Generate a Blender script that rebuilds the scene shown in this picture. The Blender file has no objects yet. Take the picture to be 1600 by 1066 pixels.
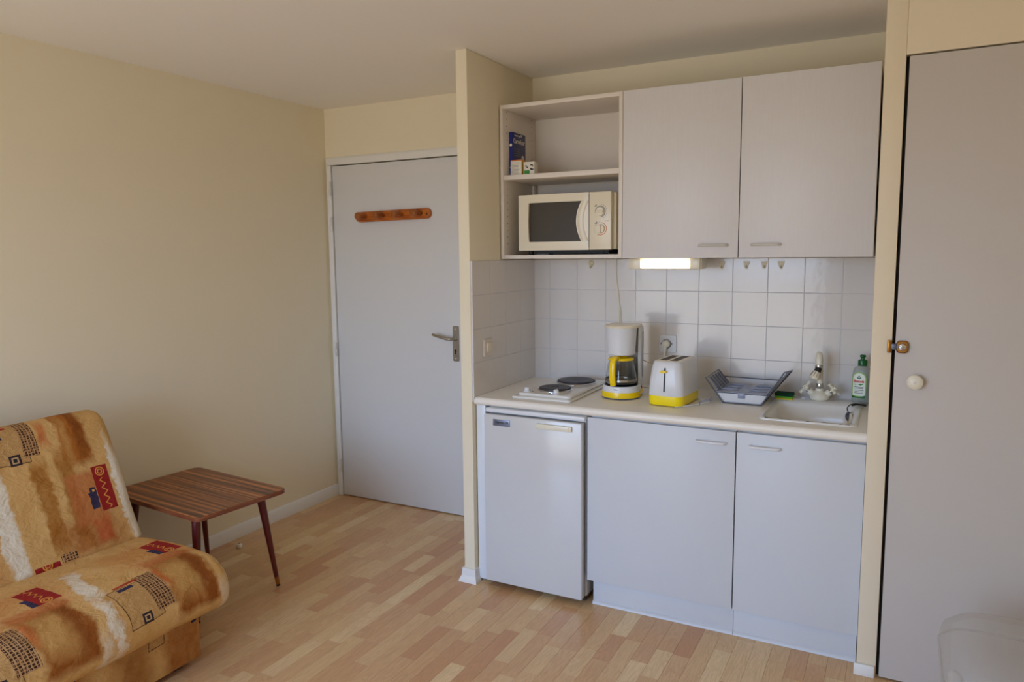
import bpy, bmesh, math, random
from mathutils import Vector, Matrix

R = math.radians
S = bpy.context.scene
COL = S.collection
rnd = random.Random(7)

# ------------------------------------------------------------------ camera
cam_data = bpy.data.cameras.new('camera')
cam = bpy.data.objects.new('camera', cam_data)
COL.objects.link(cam)
S.camera = cam
cam_data.sensor_width = 36.0
cam_data.lens = 1154.8 / 1600 * 36.0
cam_data.clip_start = 0.05
yw, pt, rl = R(27.8618), R(6.7588), R(-0.5969)
F_ = Vector((-math.sin(yw) * math.cos(pt), math.cos(yw) * math.cos(pt), -math.sin(pt)))
R_ = Vector((math.cos(yw), math.sin(yw), 0))
U_ = R_.cross(F_)
R2 = R_ * math.cos(rl) + U_ * math.sin(rl)
U2 = -R_ * math.sin(rl) + U_ * math.cos(rl)
M = Matrix((R2, U2, -F_)).transposed().to_4x4()
M.translation = Vector((1.6905, -3.4477, 1.5141))
cam.matrix_world = M

# ------------------------------------------------------------------ light
WIN = (-1.15, 0.95, 0.12, 2.12)      # glazed door behind the camera: x0 x1 z0 z1
YF = -4.9
world = bpy.data.worlds.new('sky')
S.world = world
world.use_nodes = True
nt = world.node_tree
nt.nodes.clear()
wo = nt.nodes.new('ShaderNodeOutputWorld')
bg = nt.nodes.new('ShaderNodeBackground')
tc = nt.nodes.new('ShaderNodeTexCoord')
sx = nt.nodes.new('ShaderNodeSeparateXYZ')
rp = nt.nodes.new('ShaderNodeValToRGB')
mr = nt.nodes.new('ShaderNodeMapRange')
mr.inputs['From Min'].default_value = -1
mr.inputs['From Max'].default_value = 1
nt.links.new(tc.outputs['Generated'], sx.inputs[0])
nt.links.new(sx.outputs['Z'], mr.inputs['Value'])
nt.links.new(mr.outputs['Result'], rp.inputs[0])
e = rp.color_ramp.elements
e[0].position = 0.485
e[0].color = (0.40, 0.39, 0.385, 1)     # sunlit ground outside
e[1].position = 0.515
e[1].color = (0.57, 0.805, 1.19, 1)       # hazy horizon
n = e.new(0.85)
n.color = (0.385, 0.655, 1.22, 1)
nt.links.new(rp.outputs[0], bg.inputs['Color'])
bg.inputs['Strength'].default_value = 9.8
nt.links.new(bg.outputs[0], wo.inputs[0])

pl = bpy.data.lights.new('window_daylight', 'AREA')
pl.shape = 'RECTANGLE'
pl.size = WIN[1] - WIN[0]
pl.size_y = WIN[3] - WIN[2]
pl.cycles.is_portal = True
po = bpy.data.objects.new('window_daylight', pl)
COL.objects.link(po)
po.location = ((WIN[0] + WIN[1]) / 2, YF - 0.06, (WIN[2] + WIN[3]) / 2)
po.rotation_euler = (R(90), 0, 0)        # faces +y, into the room

vs = S.view_settings
vs.view_transform = 'Standard'
vs.look = 'None'
vs.gamma = 1
vs.use_curve_mapping = False
vs.exposure = 0.0
S.cycles.max_bounces = 10
S.cycles.diffuse_bounces = 6
S.cycles.caustics_reflective = False
S.cycles.caustics_refractive = False
S.cycles.sample_clamp_indirect = 6

# ------------------------------------------------------------------ materials
def lin(c):
    def f(v):
        v /= 255
        return v / 12.92 if v <= .04045 else ((v + .055) / 1.055) ** 2.4
    return tuple(f(v) for v in c) + (1,)

class G:
    """node graph writer"""
    def __init__(s, name, rough=.5, metal=0, spec=.5):
        s.m = bpy.data.materials.new(name)
        s.m.use_nodes = True
        s.t = s.m.node_tree
        s.t.nodes.clear()
        s.out = s.n('ShaderNodeOutputMaterial')
        s.b = s.n('ShaderNodeBsdfPrincipled')
        s.t.links.new(s.b.outputs[0], s.out.inputs[0])
        s.b.inputs['Roughness'].default_value = rough
        s.b.inputs['Metallic'].default_value = metal
        s.b.inputs['Specular IOR Level'].default_value = spec
    def n(s, k):
        return s.t.nodes.new(k)
    def setin(s, sock, v):
        if hasattr(v, 'sock'):
            s.t.links.new(v.sock, sock)
        elif isinstance(v, bpy.types.NodeSocket):
            s.t.links.new(v, sock)
        else:
            sock.default_value = v
    def math(s, op, a, b=0.0, c=None):
        k = s.n('ShaderNodeMath')
        k.operation = op
        s.setin(k.inputs[0], a)
        s.setin(k.inputs[1], b)
        if c is not None:
            s.setin(k.inputs[2], c)
        return X(s, k.outputs[0])
    def mix(s, f, a, b):
        k = s.n('ShaderNodeMix')
        k.data_type = 'RGBA'
        s.setin(k.inputs[0], f)
        s.setin(k.inputs[6], a)
        s.setin(k.inputs[7], b)
        return k.outputs[2]
    def coord(s, kind='Object', scale=(1, 1, 1)):
        k = s.n('ShaderNodeTexCoord')
        m = s.n('ShaderNodeMapping')
        s.t.links.new(k.outputs[kind], m.inputs[0])
        m.inputs['Scale'].default_value = scale
        return m.outputs[0]
    def noise(s, vec, scale, detail=3, rough=.5, dist=0):
        k = s.n('ShaderNodeTexNoise')
        s.t.links.new(vec, k.inputs['Vector'])
        k.inputs['Scale'].default_value = scale
        k.inputs['Detail'].default_value = detail
        k.inputs['Roughness'].default_value = rough
        k.inputs['Distortion'].default_value = dist
        return X(s, k.outputs[0])
    def bump(s, h, strength=.2, dist=.002):
        k = s.n('ShaderNodeBump')
        k.inputs['Strength'].default_value = strength
        k.inputs['Distance'].default_value = dist
        s.setin(k.inputs['Height'], h)
        s.t.links.new(k.outputs[0], s.b.inputs['Normal'])
    def ramp(s, f, stops):
        k = s.n('ShaderNodeValToRGB')
        s.setin(k.inputs[0], f)
        el = k.color_ramp.elements
        while len(el) < len(stops):
            el.new(.5)
        for q, (p, c) in zip(el, stops):
            q.position = p
            q.color = c
        return k.outputs[0]
    def base(s, c):
        s.setin(s.b.inputs['Base Color'], c)

class X:
    def __init__(s, g, sock):
        s.g, s.sock = g, sock
    def _o(s, op, o, rev=False):
        return s.g.math(op, o, s) if rev else s.g.math(op, s, o)
    def __add__(s, o): return s._o('ADD', o)
    __radd__ = __add__
    def __sub__(s, o): return s._o('SUBTRACT', o)
    def __rsub__(s, o): return s._o('SUBTRACT', o, True)
    def __mul__(s, o): return s._o('MULTIPLY', o)
    __rmul__ = __mul__
    def abs(s): return s.g.math('ABSOLUTE', s)
    def mod(s, o): return s.g.math('FLOORED_MODULO', s, o)
    def lt(s, o, soft=.0):
        if soft:
            k = s.g.n('ShaderNodeMapRange')
            s.g.setin(k.inputs['Value'], s)
            k.inputs['From Min'].default_value = o - soft
            k.inputs['From Max'].default_value = o + soft
            k.inputs['To Min'].default_value = 1
            k.inputs['To Max'].default_value = 0
            return X(s.g, k.outputs['Result'])
        return s.g.math('LESS_THAN', s, o)
    def mx(s, o): return s.g.math('MAXIMUM', s, o)
    def mn(s, o): return s.g.math('MINIMUM', s, o)
    def sin(s): return s.g.math('SINE', s)

def plain(name, rgb, rough=.5, metal=0, spec=.5, grain=0, gscale=200, vary=0):
    g = G(name, rough, metal, spec)
    c = lin(rgb)
    if vary:
        v = g.coord()
        nz = g.noise(v, 3.5, 4)
        g.base(g.mix(nz, tuple(q * (1 - vary) for q in c[:3]) + (1,), tuple(min(1, q * (1 + vary)) for q in c[:3]) + (1,)))
    else:
        g.base(c)
    if grain:
        v = g.coord()
        g.bump(g.noise(v, gscale, 2), grain, .001)
    return g.m

def emit(name, rgb, strength):
    g = G(name)
    g.base(lin(rgb))
    g.b.inputs['Emission Color'].default_value = lin(rgb)
    g.b.inputs['Emission Strength'].default_value = strength
    return g.m

def clear(name, rgb, rough=.05, trans=1.0, ior=1.45, alpha=1):
    g = G(name, rough)
    g.base(lin(rgb))
    g.b.inputs['Transmission Weight'].default_value = trans
    g.b.inputs['IOR'].default_value = ior
    g.b.inputs['Alpha'].default_value = alpha
    return g.m

MT = {}
MT['wall'] = plain('cream_paint', (236, 225, 199), .85, spec=.2, grain=.25, gscale=260, vary=.015)
MT['post'] = plain('cream_gloss_paint', (230, 216, 190), .6, spec=.3, grain=.15, gscale=120, vary=.02)
MT['ceil'] = plain('ceiling_paint', (246, 241, 234), .9, spec=.2, grain=.2, gscale=200)
MT['door'] = plain('door_paint', (220, 219, 218), .45, spec=.4, grain=.05, gscale=60)
MT['closet'] = plain('closet_paint', (198, 190, 182), .5, spec=.35, grain=.1, gscale=80, vary=.02)
MT['white'] = plain('white_melamine', (208, 210, 214), .42, spec=.4, grain=.05, gscale=300)
MT['sinkw'] = plain('bright_sink_enamel', (236, 234, 230), .16, spec=.6)
MT['handle'] = plain('off_white_handle', (206, 202, 192), .35)
MT['shelf'] = plain('warm_white_melamine', (228, 219, 208), .42, spec=.4)
MT['white2'] = plain('white_lacquer', (224, 226, 230), .3, spec=.5)
MT['edge'] = plain('beige_edge_band', (205, 186, 160), .5)
MT['trim'] = plain('white_trim', (232, 230, 226), .45, vary=.03)
MT['enamel'] = plain('white_enamel', (208, 208, 208), .15, spec=.6)
MT['grout'] = plain('grey_grout', (204, 204, 208), .9)
MT['dark'] = plain('black_rubber', (18, 18, 20), .6)
MT['hole'] = plain('dark_hole', (40, 34, 30), .8)
MT['chrome'] = plain('chrome', (205, 205, 205), .12, 1)
MT['steel'] = plain('satin_nickel', (172, 166, 155), .35, 1)
MT['brass'] = plain('aged_brass', (160, 112, 55), .35, 1)
MT['hinge'] = plain('painted_hinge', (215, 212, 206), .35, .3)
MT['cream'] = plain('cream_plastic', (232, 222, 198), .28, spec=.5)
MT['creamd'] = plain('aged_cream_plastic', (216, 204, 170), .4)
MT['ivory'] = plain('ivory_plastic', (232, 226, 206), .3)
MT['switch'] = plain('switch_plastic', (222, 212, 200), .35)
MT['yellow'] = plain('yellow_plastic', (250, 214, 20), .25, spec=.5)
MT['yglow'] = plain('bright_yellow_plastic', (252, 226, 10), .3)
MT['iron'] = plain('cast_iron', (62, 62, 68), .45, .2, grain=.3, gscale=400)
MT['wire'] = plain('grey_wire', (92, 98, 112), .35, .3)
MT['greyp'] = plain('grey_plastic', (140, 145, 165), .3)
MT['green'] = plain('green_scourer', (12, 64, 38), .95, grain=.8, gscale=500)
MT['lime'] = plain('lime_layer', (96, 180, 50), .9)
MT['spong'] = plain('yellow_sponge_foam', (225, 196, 62), .95, grain=.8, gscale=400)
MT['capg'] = plain('green_cap', (8, 92, 38), .3)
MT['mwglass'] = plain('oven_window', (50, 42, 36), .16)
MT['blue'] = plain('blue_card', (22, 36, 128), .4)
MT['navy'] = plain('navy_card', (24, 34, 92), .35)
MT['card'] = plain('white_card', (228, 222, 208), .5)
MT['ycard'] = plain('yellow_card', (228, 172, 30), .45)
MT['orange'] = plain('orange_print', (220, 120, 30), .5)
MT['gcard'] = plain('green_print', (52, 140, 50), .5)
MT['ink'] = plain('black_ink', (26, 26, 30), .6)
MT['inkg'] = plain('grey_ink', (112, 108, 108), .6)
MT['red'] = plain('red_print', (214, 40, 44), .5)
MT['redc'] = plain('dark_red_cloth', (120, 12, 40), .8)
MT['label'] = plain('white_label', (232, 238, 226), .45)
MT['lgreen'] = plain('light_green_print', (150, 200, 90), .5)
MT['plate'] = plain('silver_nameplate', (122, 126, 142), .35, .4)
MT['glass'] = clear('carafe_glass', (248, 250, 250), .0)
MT['soap'] = clear('soap_bottle_plastic', (206, 216, 208), .12, .6, 1.25, .55)
MT['tub'] = clear('cloudy_clear_plastic', (214, 210, 202), .18, .3, 1.3, .30)
MT['lens'] = clear('clear_plastic', (235, 232, 225), .1, .7)
MT['tube'] = emit('lamp_tube', (255, 240, 218), 6.5)
MT['legs'] = plain('dark_red_lacquer', (92, 24, 22), .3)

def wood_floor():
    g = G('laminate_plank', .27, spec=.5)
    at = g.n('ShaderNodeAttribute')
    at.attribute_name = 'tone'
    sp = g.n('ShaderNodeSeparateColor')
    g.t.links.new(at.outputs['Color'], sp.inputs[0])
    tone, off = X(g, sp.outputs[0]), X(g, sp.outputs[1])
    co = g.n('ShaderNodeTexCoord')
    mp = g.n('ShaderNodeMapping')
    g.t.links.new(co.outputs['Object'], mp.inputs[0])
    mp.inputs['Scale'].default_value = (1, .09, 1)
    cb = g.n('ShaderNodeCombineXYZ')
    g.t.links.new((off * 9.0).sock, cb.inputs[0])
    g.t.links.new((off * 5.0).sock, cb.inputs[1])
    g.t.links.new(cb.outputs[0], mp.inputs['Location'])
    fine = g.noise(mp.outputs[0], 180, 3, .6)
    broad = g.noise(mp.outputs[0], 26, 3, .5, 1.2)
    ring = (broad * 60.0).sin() * .5 + .5
    c = g.ramp(tone, [(0, lin((210, 160, 116))), (.3, lin((220, 177, 130))), (.65, lin((230, 194, 144))), (1, lin((244, 216, 168)))])
    f = fine * .26 + ring * .17
    g.base(g.mix(f, c, lin((166, 118, 80))))
    g.bump(fine, .05, .0006)
    return g.m
MT['plank'] = wood_floor()

def table_wood():
    g = G('striped_rosewood', .28, spec=.5)
    v = g.coord('Object', (.22, 13, 1))
    n1 = g.noise(v, 4.0, 4, .6, .12)
    v2 = g.coord('Object', (1.5, 60, 1))
    n2 = g.noise(v2, 5, 3)
    c = g.ramp(n1 * .75 + n2 * .25, [(.36, lin((72, 34, 18))), (.47, lin((112, 60, 30))), (.54, lin((152, 90, 46))), (.62, lin((196, 122, 62)))])
    g.base(c)
    g.bump(n2, .05, .0005)
    return g.m
MT['rosewood'] = table_wood()

def pine(name, a, b, sc=(3, 30, 30)):
    g = G(name, .3, spec=.5)
    v = g.coord('Object', sc)
    n1 = g.noise(v, 2.2, 4, .6, 1.0)
    g.base(g.ramp(n1, [(.3, lin(a)), (.7, lin(b))]))
    return g.m
MT['pine'] = pine('varnished_pine', (150, 66, 18), (206, 122, 48))
MT['pegw'] = pine('peg_wood', (132, 66, 22), (176, 104, 46), (10, 10, 10))
MT['tedge'] = pine('lacquered_edge', (108, 52, 32), (146, 84, 50), (3, 3, 40))

def tile_mat():
    g = G('white_glazed_tile', .12, spec=.5)
    g.base(lin((222, 217, 213)))
    v = g.coord('Object')
    g.bump(g.noise(v, 22, 2) * .7 + g.noise(v, 160, 2) * .05, .35, .002)
    return g.m
MT['tile'] = tile_mat()

def door_grain():
    g = G('white_woodgrain_melamine', .4, spec=.4)
    v = g.coord('Object', (1, 1, .06))
    n1 = g.noise(v, 240, 3, .6)
    g.base(g.mix(n1, lin((216, 213, 213)), lin((224, 221, 221))))
    g.bump(n1, .10, .0006)
    return g.m
MT['grain'] = door_grain()

def counter_mat():
    g = G('speckled_laminate', .32, spec=.45)
    v = g.coord('Object')
    n1 = g.noise(v, 260, 2)
    g.base(g.mix(n1, lin((232, 226, 214)), lin((248, 243, 234))))
    return g.m
MT['counter'] = counter_mat()

def sofa_mat(kind):
    g = G('printed_quilt_' + kind, .85, spec=.2)
    uv = g.n('ShaderNodeUVMap')
    uv.uv_map = 'UVMap'
    sp = g.n('ShaderNodeSeparateXYZ')
    g.t.links.new(uv.outputs[0], sp.inputs[0])
    s0, t0 = X(g, sp.outputs[0]), X(g, sp.outputs[1])
    vec = uv.outputs[0]
    wob = g.noise(vec, 14, 3) - .5
    wob2 = g.noise(vec, 55, 3) - .5
    fine = g.noise(vec, 380, 3, .7)
    mid = g.noise(vec, 26, 4, .6)
    PER = .455
    s = s0.mod(PER)
    def A(cs):               # periodic offset from cs, in (-PER/2, PER/2)
        return (s0 - (cs - PER / 2) ).mod(PER) - PER / 2
    c = lin((206, 166, 110))
    col = g.mix(g.noise(vec, 7, 3), lin((204, 154, 86)), lin((224, 184, 122)))
    def rot(cs, ct, deg):
        a, b = A(cs), t0 - ct
        if not deg:
            return a, b
        ca, sa = math.cos(R(deg)), math.sin(R(deg))
        return a * ca + b * sa, b * ca - a * sa
    def rect(cs, ct, w, h, deg=0, soft=0, w1=0.0, w2=0.0):
        a, b = rot(cs, ct, deg)
        if w1:
            a, b = a + wob * w1, b + wob * w1
        if w2:
            a, b = a + wob2 * w2, b + wob2 * w2
        sa = (a.abs() * (1 / (w / 2))).mx(b.abs() * (1 / (h / 2)))
        return sa.lt(1, soft)
    def band(cs, ct, w, h, colr, op=1.0, soft=.3, w1=.06, w2=.01, deg=0, tex=.5):
        nonlocal col
        m_ = rect(cs, ct, w, h, deg, soft, w1, w2)
        col = g.mix(m_ * op * ((1 - tex) + mid * (2 * tex)), col, lin(colr))
    def red(cs, ct, w, h, deg=0):
        nonlocal col
        m_ = rect(cs, ct, w, h, deg, 0, 0, .004)
        a, b = rot(cs, ct, deg)
        tri = ((b * (1 / .030)).mod(1.0) - .5).abs() * .036 - .009
        zz = ((a - tri).abs().lt(.0028)) * ((b + h * .12).abs().lt(h * .34))
        q = (a * a + (b - h * .37) * (b - h * .37))
        rr = g.math('SQRT', q)
        ring = ((rr - .016).abs().lt(.0022)).mx((rr - .008).abs().lt(.0018))
        cc = g.mix(zz.mx(ring), lin((150, 18, 30)), lin((226, 160, 70)))
        col = g.mix(m_, col, cc)
    def blue(cs, ct, w, h, deg=0):
        nonlocal col
        m_ = rect(cs, ct, w, h, deg, 0, .02, .006)
        col = g.mix(m_, col, lin((30, 42, 78)))
    def plaid(cs, ct, w, h, deg=0, curve=0.0):
        nonlocal col
        a, b = rot(cs, ct, deg)
        if curve:
            a = a + b * b * curve
        m_ = ((a.abs() * (2 / w)).mx(b.abs() * (2 / h)) + wob2 * .1).lt(1)
        ga = ((a + wob2 * .008) * 88.0).mod(1.0).lt(.30)
        gb = ((b + wob2 * .008) * 98.0).mod(1.0).lt(.26)
        gc = ((a * 230.0).mod(1.0).lt(.3)) * (g.noise(vec, 60, 2).lt(.5))
        cc = g.mix(ga.mx(gb).mx(gc), lin((46, 24, 20)), lin((190, 146, 98)))
        col = g.mix(m_, col, cc)
    def net(cs, ct, w, h, deg=0):
        nonlocal col
        m_ = rect(cs, ct, w, h, deg, 0, .02, .004)
        inner = rect(cs, ct, w - .006, h - .006, deg, 0, .02, .004)
        lines = (g.noise(vec, 120, 4, .6, 2.5) - .5).abs().lt(.022)
        cc = g.mix(lines, lin((206, 164, 104)), lin((146, 100, 56)))
        cc = g.mix(inner, lin((100, 72, 44)), cc)
        col = g.mix(m_, col, cc)
    def diamond(cs, ct, w, deg=0):
        nonlocal col
        m1 = rect(cs, ct, w, w, deg, 0, 0, .004)
        m2 = rect(cs, ct, w * .60, w * .60, deg)
        m3 = rect(cs, ct, w * .34, w * .34, deg)
        cc = g.mix(m2, lin((26, 30, 48)), lin((200, 168, 120)))
        cc = g.mix(m3, cc, lin((26, 30, 48)))
        col = g.mix(m1, col, cc)
    ORN, BRN, WHT, PCH = (172, 100, 34), (150, 84, 26), (232, 222, 200), (192, 112, 62)
    if kind == 'seat':
        band(.15, .44, .17, .27, BRN, 1.0, .12, .05, .02, 0, .35)
        band(.17, .43, .10, .17, (206, 160, 92), .75, .5, .08)
        band(.10, .42, .035, .2, (128, 64, 18), .7, .6, .03)
        band(.23, .40, .03, .10, (196, 96, 44), .6, .5, .03)
        band(.15, .30, .20, .06, PCH, .75, .3, .04)
        band(.15, .18, .26, .16, (202, 140, 78), .7, .4, .08)
        band(.455, .56, .06, .34, (190, 130, 66), .3, .5, .05)
        band(.425, .25, .05, .24, WHT, .9, .25, .07, .02, -14, .25)
        band(.455, .50, .040, .22, WHT, .8, .35, .09, .03, 0, .7)
        band(.045, .60, .03, .16, WHT, .6, .4, .07, .03, 0, .7)
        net(.355, .46, .125, .165, 3)
        plaid(.275, .435, .072, .17, 2, 0)
        diamond(.350, .525, .036)
        band(.345, .366, .09, .012, (170, 60, 40), 1, .1, .0, .004, 4, .1)
        blue(.362, .392, .055, .016, 4)
        red(.085, .20, .082, .145)
        blue(.130, .235, .022, .07, 3)
    elif kind == 'base':
        band(.16, .52, .16, .20, (164, 98, 38), .8, .3, .06)
        band(.36, .52, .12, .18, (150, 92, 36), .7, .4, .06)
        red(.155, .415, .085, .035)
        blue(.115, .425, .022, .030, 8)
        net(.27, .44, .06, .05)
    else:
        band(.16, .48, .105, .26, ORN, 1.0, .14, .05, .02, 0, .3)
        band(.13, .50, .045, .24, (132, 70, 20), .85, .5, .03)
        band(.19, .46, .025, .2, (206, 160, 92), .6, .6, .04)
        band(.265, .50, .03, .10, (200, 104, 52), .7, .4, .04)
        band(.315, .22, .06, .34, (164, 104, 34), .85, .2, .04, .02)
        band(.225, .23, .055, .36, (168, 108, 40), .85, .3, .05)
        band(.19, .07, .22, .12, (160, 88, 30), .7, .4, .08)
        band(.175, .21, .13, .20, PCH, .8, .14, .02, .01, 0, .25)
        band(.148, .075, .065, .09, (196, 96, 52), .8, .2, .03, .01, 0, .4)
        band(.467, .17, .055, .40, WHT, .95, .2, .05, .012, 0, .2)
        band(.040, .24, .022, .34, WHT, .95, .3, .05, .03, 0, .5)
        net(.385, .485, .11, .17, 0)
        plaid(.318, .50, .055, .165, 0, 0)
        diamond(.379, .415, .040)
        band(.40, .55, .06, .014, (160, 40, 34), 1, .1, 0, .004, 0, .1)
        blue(.425, .52, .04, .03)
        red(.100, .232, .062, .178)
        blue(.150, .190, .030, .062)
        blue(.145, .231, .022, .022)
        band(.145, .231, .009, .009, (226, 170, 90), 1, .01, 0, 0, 0, 0)
        plaid(.303, .022, .058, .03)
        red(.385, .008, .09, .024)
    col = g.mix(fine * .26, col, lin((130, 84, 40)))
    # dark speckle of the print
    g.base(col)
    q1 = (((s0 + t0) * 16.0).mod(1.0) - .5).abs()
    q2 = (((s0 - t0) * 16.0).mod(1.0) - .5).abs()
    quilt = q1.mx(q2)
    st = (0.5 - quilt).lt(.045, .045)
    h = g.noise(vec, 8, 3, .5, .8) * 2.4 + g.noise(vec, 26, 3, .5, 1.2) * .7 - st * .07
    g.bump(h, .6, .008)
    return g.m
MT['seatfab'] = sofa_mat('seat')
MT['backfab'] = sofa_mat('back')
MT['basefab'] = sofa_mat('base')

# ------------------------------------------------------------------ mesh helpers
def box(bm, lo, hi, bev=0, seg=2, rot=None):
    t = bmesh.new()
    bmesh.ops.create_cube(t, size=1)
    c = [(a + b) / 2 for a, b in zip(lo, hi)]
    d = [abs(b - a) for a, b in zip(lo, hi)]
    for v in t.verts:
        v.co = Vector((v.co.x * d[0], v.co.y * d[1], v.co.z * d[2]))
    if bev:
        bmesh.ops.bevel(t, geom=list(t.edges), offset=min(bev, min(d) * .49), segments=seg, affect='EDGES', profile=.5)
    if rot is not None:
        bmesh.ops.transform(t, matrix=rot, verts=t.verts)
    for v in t.verts:
        v.co += Vector(c)
    join(bm, t)

def join(bm, t):
    me = bpy.data.meshes.new('tmp')
    t.to_mesh(me)
    t.free()
    bm.from_mesh(me)
    bpy.data.meshes.remove(me)

def cyl(bm, p0, p1, r0, r1=None, seg=20, bev=0):
    r1 = r0 if r1 is None else r1
    p0, p1 = Vector(p0), Vector(p1)
    d = p1 - p0
    L = d.length
    prof = [(0, 0), (r0, 0), (r1, L), (0, L)]
    if bev:
        prof = [(0, 0), (r0 - bev, 0), (r0 - bev * .3, bev * .3), (r0, bev), (r1, L - bev), (r1 - bev * .3, L - bev * .3), (r1 - bev, L), (0, L)]
    lathe(bm, prof, seg=seg, frame=(p0, d.normalized()))

def lathe(bm, prof, c=(0, 0, 0), seg=28, frame=None, sx=1, sy=1, a0=0, a1=None):
    c = Vector(c)
    q = None
    if frame:
        c, ax = frame
        q = Vector((0, 0, 1)).rotation_difference(ax)
    rings = []
    full = a1 is None
    k = seg if full else seg + 1
    for r, z in prof:
        if r <= 1e-7:
            p = Vector((0, 0, z))
            rings.append([bm.verts.new(c + (q @ p if q else p))])
        else:
            ring = []
            for i in range(k):
                a = a0 + (2 * math.pi if full else (a1 - a0)) * i / seg
                p = Vector((r * sx * math.cos(a), r * sy * math.sin(a), z))
                ring.append(bm.verts.new(c + (q @ p if q else p)))
            rings.append(ring)
    for A, B in zip(rings, rings[1:]):
        m = k if full else k - 1
        for i in range(m):
            j = (i + 1) % k
            if len(A) == 1 and len(B) == 1:
                continue
            if len(A) == 1:
                bm.faces.new((A[0], B[j], B[i]))
            elif len(B) == 1:
                bm.faces.new((A[i], A[j], B[0]))
            else:
                bm.faces.new((A[i], A[j], B[j], B[i]))

def tube(bm, pts, r, seg=8, closed=False, cap=True, r1=None):
    pts = [Vector(p) for p in pts]
    n = len(pts)
    rings = []
    up = Vector((0, 0, 1))
    prev = None
    for i, p in enumerate(pts):
        a = pts[(i - 1) % n] if (closed or i > 0) else p
        b = pts[(i + 1) % n] if (closed or i < n - 1) else p
        d = (b - a).normalized()
        if prev is None:
            u = d.cross(up)
            if u.length < .1:
                u = d.cross(Vector((1, 0, 0)))
            u.normalize()
        else:
            u = (prev - d * prev.dot(d)).normalized()
        prev = u
        w = d.cross(u)
        rr = r if r1 is None else r + (r1 - r) * i / (n - 1)
        rings.append([bm.verts.new(p + (u * math.cos(2 * math.pi * k / seg) + w * math.sin(2 * math.pi * k / seg)) * rr) for k in range(seg)])
    for i in range(n if closed else n - 1):
        A, B = rings[i], rings[(i + 1) % n]
        for k in range(seg):
            bm.faces.new((A[k], A[(k + 1) % seg], B[(k + 1) % seg], B[k]))
    if cap and not closed:
        bm.faces.new(rings[0][::-1])
        bm.faces.new(rings[-1])

def curve(pts, n=6):
    pts = [Vector(p) for p in pts]
    P = [pts[0]] + pts + [pts[-1]]
    out = []
    for i in range(1, len(P) - 2):
        a, b, c, d = P[i - 1:i + 3]
        for k in range(n):
            t = k / n
            out.append(.5 * ((2 * b) + (c - a) * t + (2 * a - 5 * b + 4 * c - d) * t * t + (3 * b - a - 3 * c + d) * t ** 3))
    out.append(pts[-1])
    return out

def loft(bm, rings, cap=True, closed=True):
    V = [[bm.verts.new(Vector(p)) for p in r] for r in rings]
    k = len(V[0])
    for A, B in zip(V, V[1:]):
        for i in range(k if closed else k - 1):
            j = (i + 1) % k
            bm.faces.new((A[i], A[j], B[j], B[i]))
    if cap:
        bm.faces.new(V[0][::-1])
        bm.faces.new(V[-1])
    return V

def rrect(x0, x1, y0, y1, r, z, n=5):
    out = []
    r = min(r, (x1 - x0) / 2 - 1e-5, (y1 - y0) / 2 - 1e-5)
    for cx, cy, a in ((x1 - r, y1 - r, 0), (x0 + r, y1 - r, 90), (x0 + r, y0 + r, 180), (x1 - r, y0 + r, 270)):
        for i in range(n + 1):
            t = R(a + 90 * i / n)
            out.append((cx + r * math.cos(t), cy + r * math.sin(t), z))
    return out

def slab(bm, x0, x1, y0, y1, z0, z1, r, bev=.002, n=5):
    rings = [rrect(x0 + bev, x1 - bev, y0 + bev, y1 - bev, r, z0, n), rrect(x0, x1, y0, y1, r, z0 + bev, n),
             rrect(x0, x1, y0, y1, r, z1 - bev, n), rrect(x0 + bev, x1 - bev, y0 + bev, y1 - bev, r, z1, n)]
    loft(bm, rings)

def prism(bm, poly, ax, a, b):
    """poly: 2D points; ax = axis along which it is extruded from a to b"""
    def P(p, h):
        return {'x': (h, p[0], p[1]), 'y': (p[0], h, p[1]), 'z': (p[0], p[1], h)}[ax]
    loft(bm, [[P(p, a) for p in poly], [P(p, b) for p in poly]])

def thing(name, loc, label, cat, group=None, rz=0, kind=None):
    o = bpy.data.objects.new(name, None)
    COL.objects.link(o)
    o.empty_display_size = .05
    o.location = loc
    o.rotation_euler = (0, 0, rz)
    tag(o, label, cat, group, kind)
    return o

def tag(o, label=None, cat=None, group=None, kind=None):
    for k, v in (('label', label), ('category', cat), ('group', group), ('kind', kind)):
        if v:
            o[k] = v
    return o

def root_loc(o):
    while o.parent:
        o = o.parent
    return Vector(o.location)

def part(name, bm, mat, parent=None, world=True, smooth=35, label=None, kind=None, loc=None):
    """world=True: bm holds world coordinates (of an unrotated thing)"""
    if parent is not None and world:
        r_ = parent
        while r_.parent:
            r_ = r_.parent
        inv = (Matrix.Translation(r_.location) @ r_.rotation_euler.to_matrix().to_4x4()).inverted()
        bmesh.ops.transform(bm, matrix=inv, verts=bm.verts)
    if loc is not None:
        for v in bm.verts:
            v.co -= Vector(loc)
    bmesh.ops.recalc_face_normals(bm, faces=bm.faces)
    me = bpy.data.meshes.new(name)
    bm.to_mesh(me)
    bm.free()
    if smooth:
        for p in me.polygons:
            p.use_smooth = True
        me.set_sharp_from_angle(angle=R(smooth))
    me.materials.append(MT[mat] if isinstance(mat, str) else mat)
    o = bpy.data.objects.new(name, me)
    COL.objects.link(o)
    if loc is not None:
        o.location = loc
    if parent is not None:
        o.parent = parent
    if label:
        o['label'] = label
    if kind:
        o['kind'] = kind
    return o

def B():
    return bmesh.new()

def pbox(name, lo, hi, mat, parent=None, bev=.001, **k):
    b = B()
    box(b, lo, hi, bev)
    return part(name, b, mat, parent, **k)

def struct(name, bm, mat, label=None):
    o = part(name, bm, mat)
    o['kind'] = 'structure'
    if label:
        o['label'] = label
    return o

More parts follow.
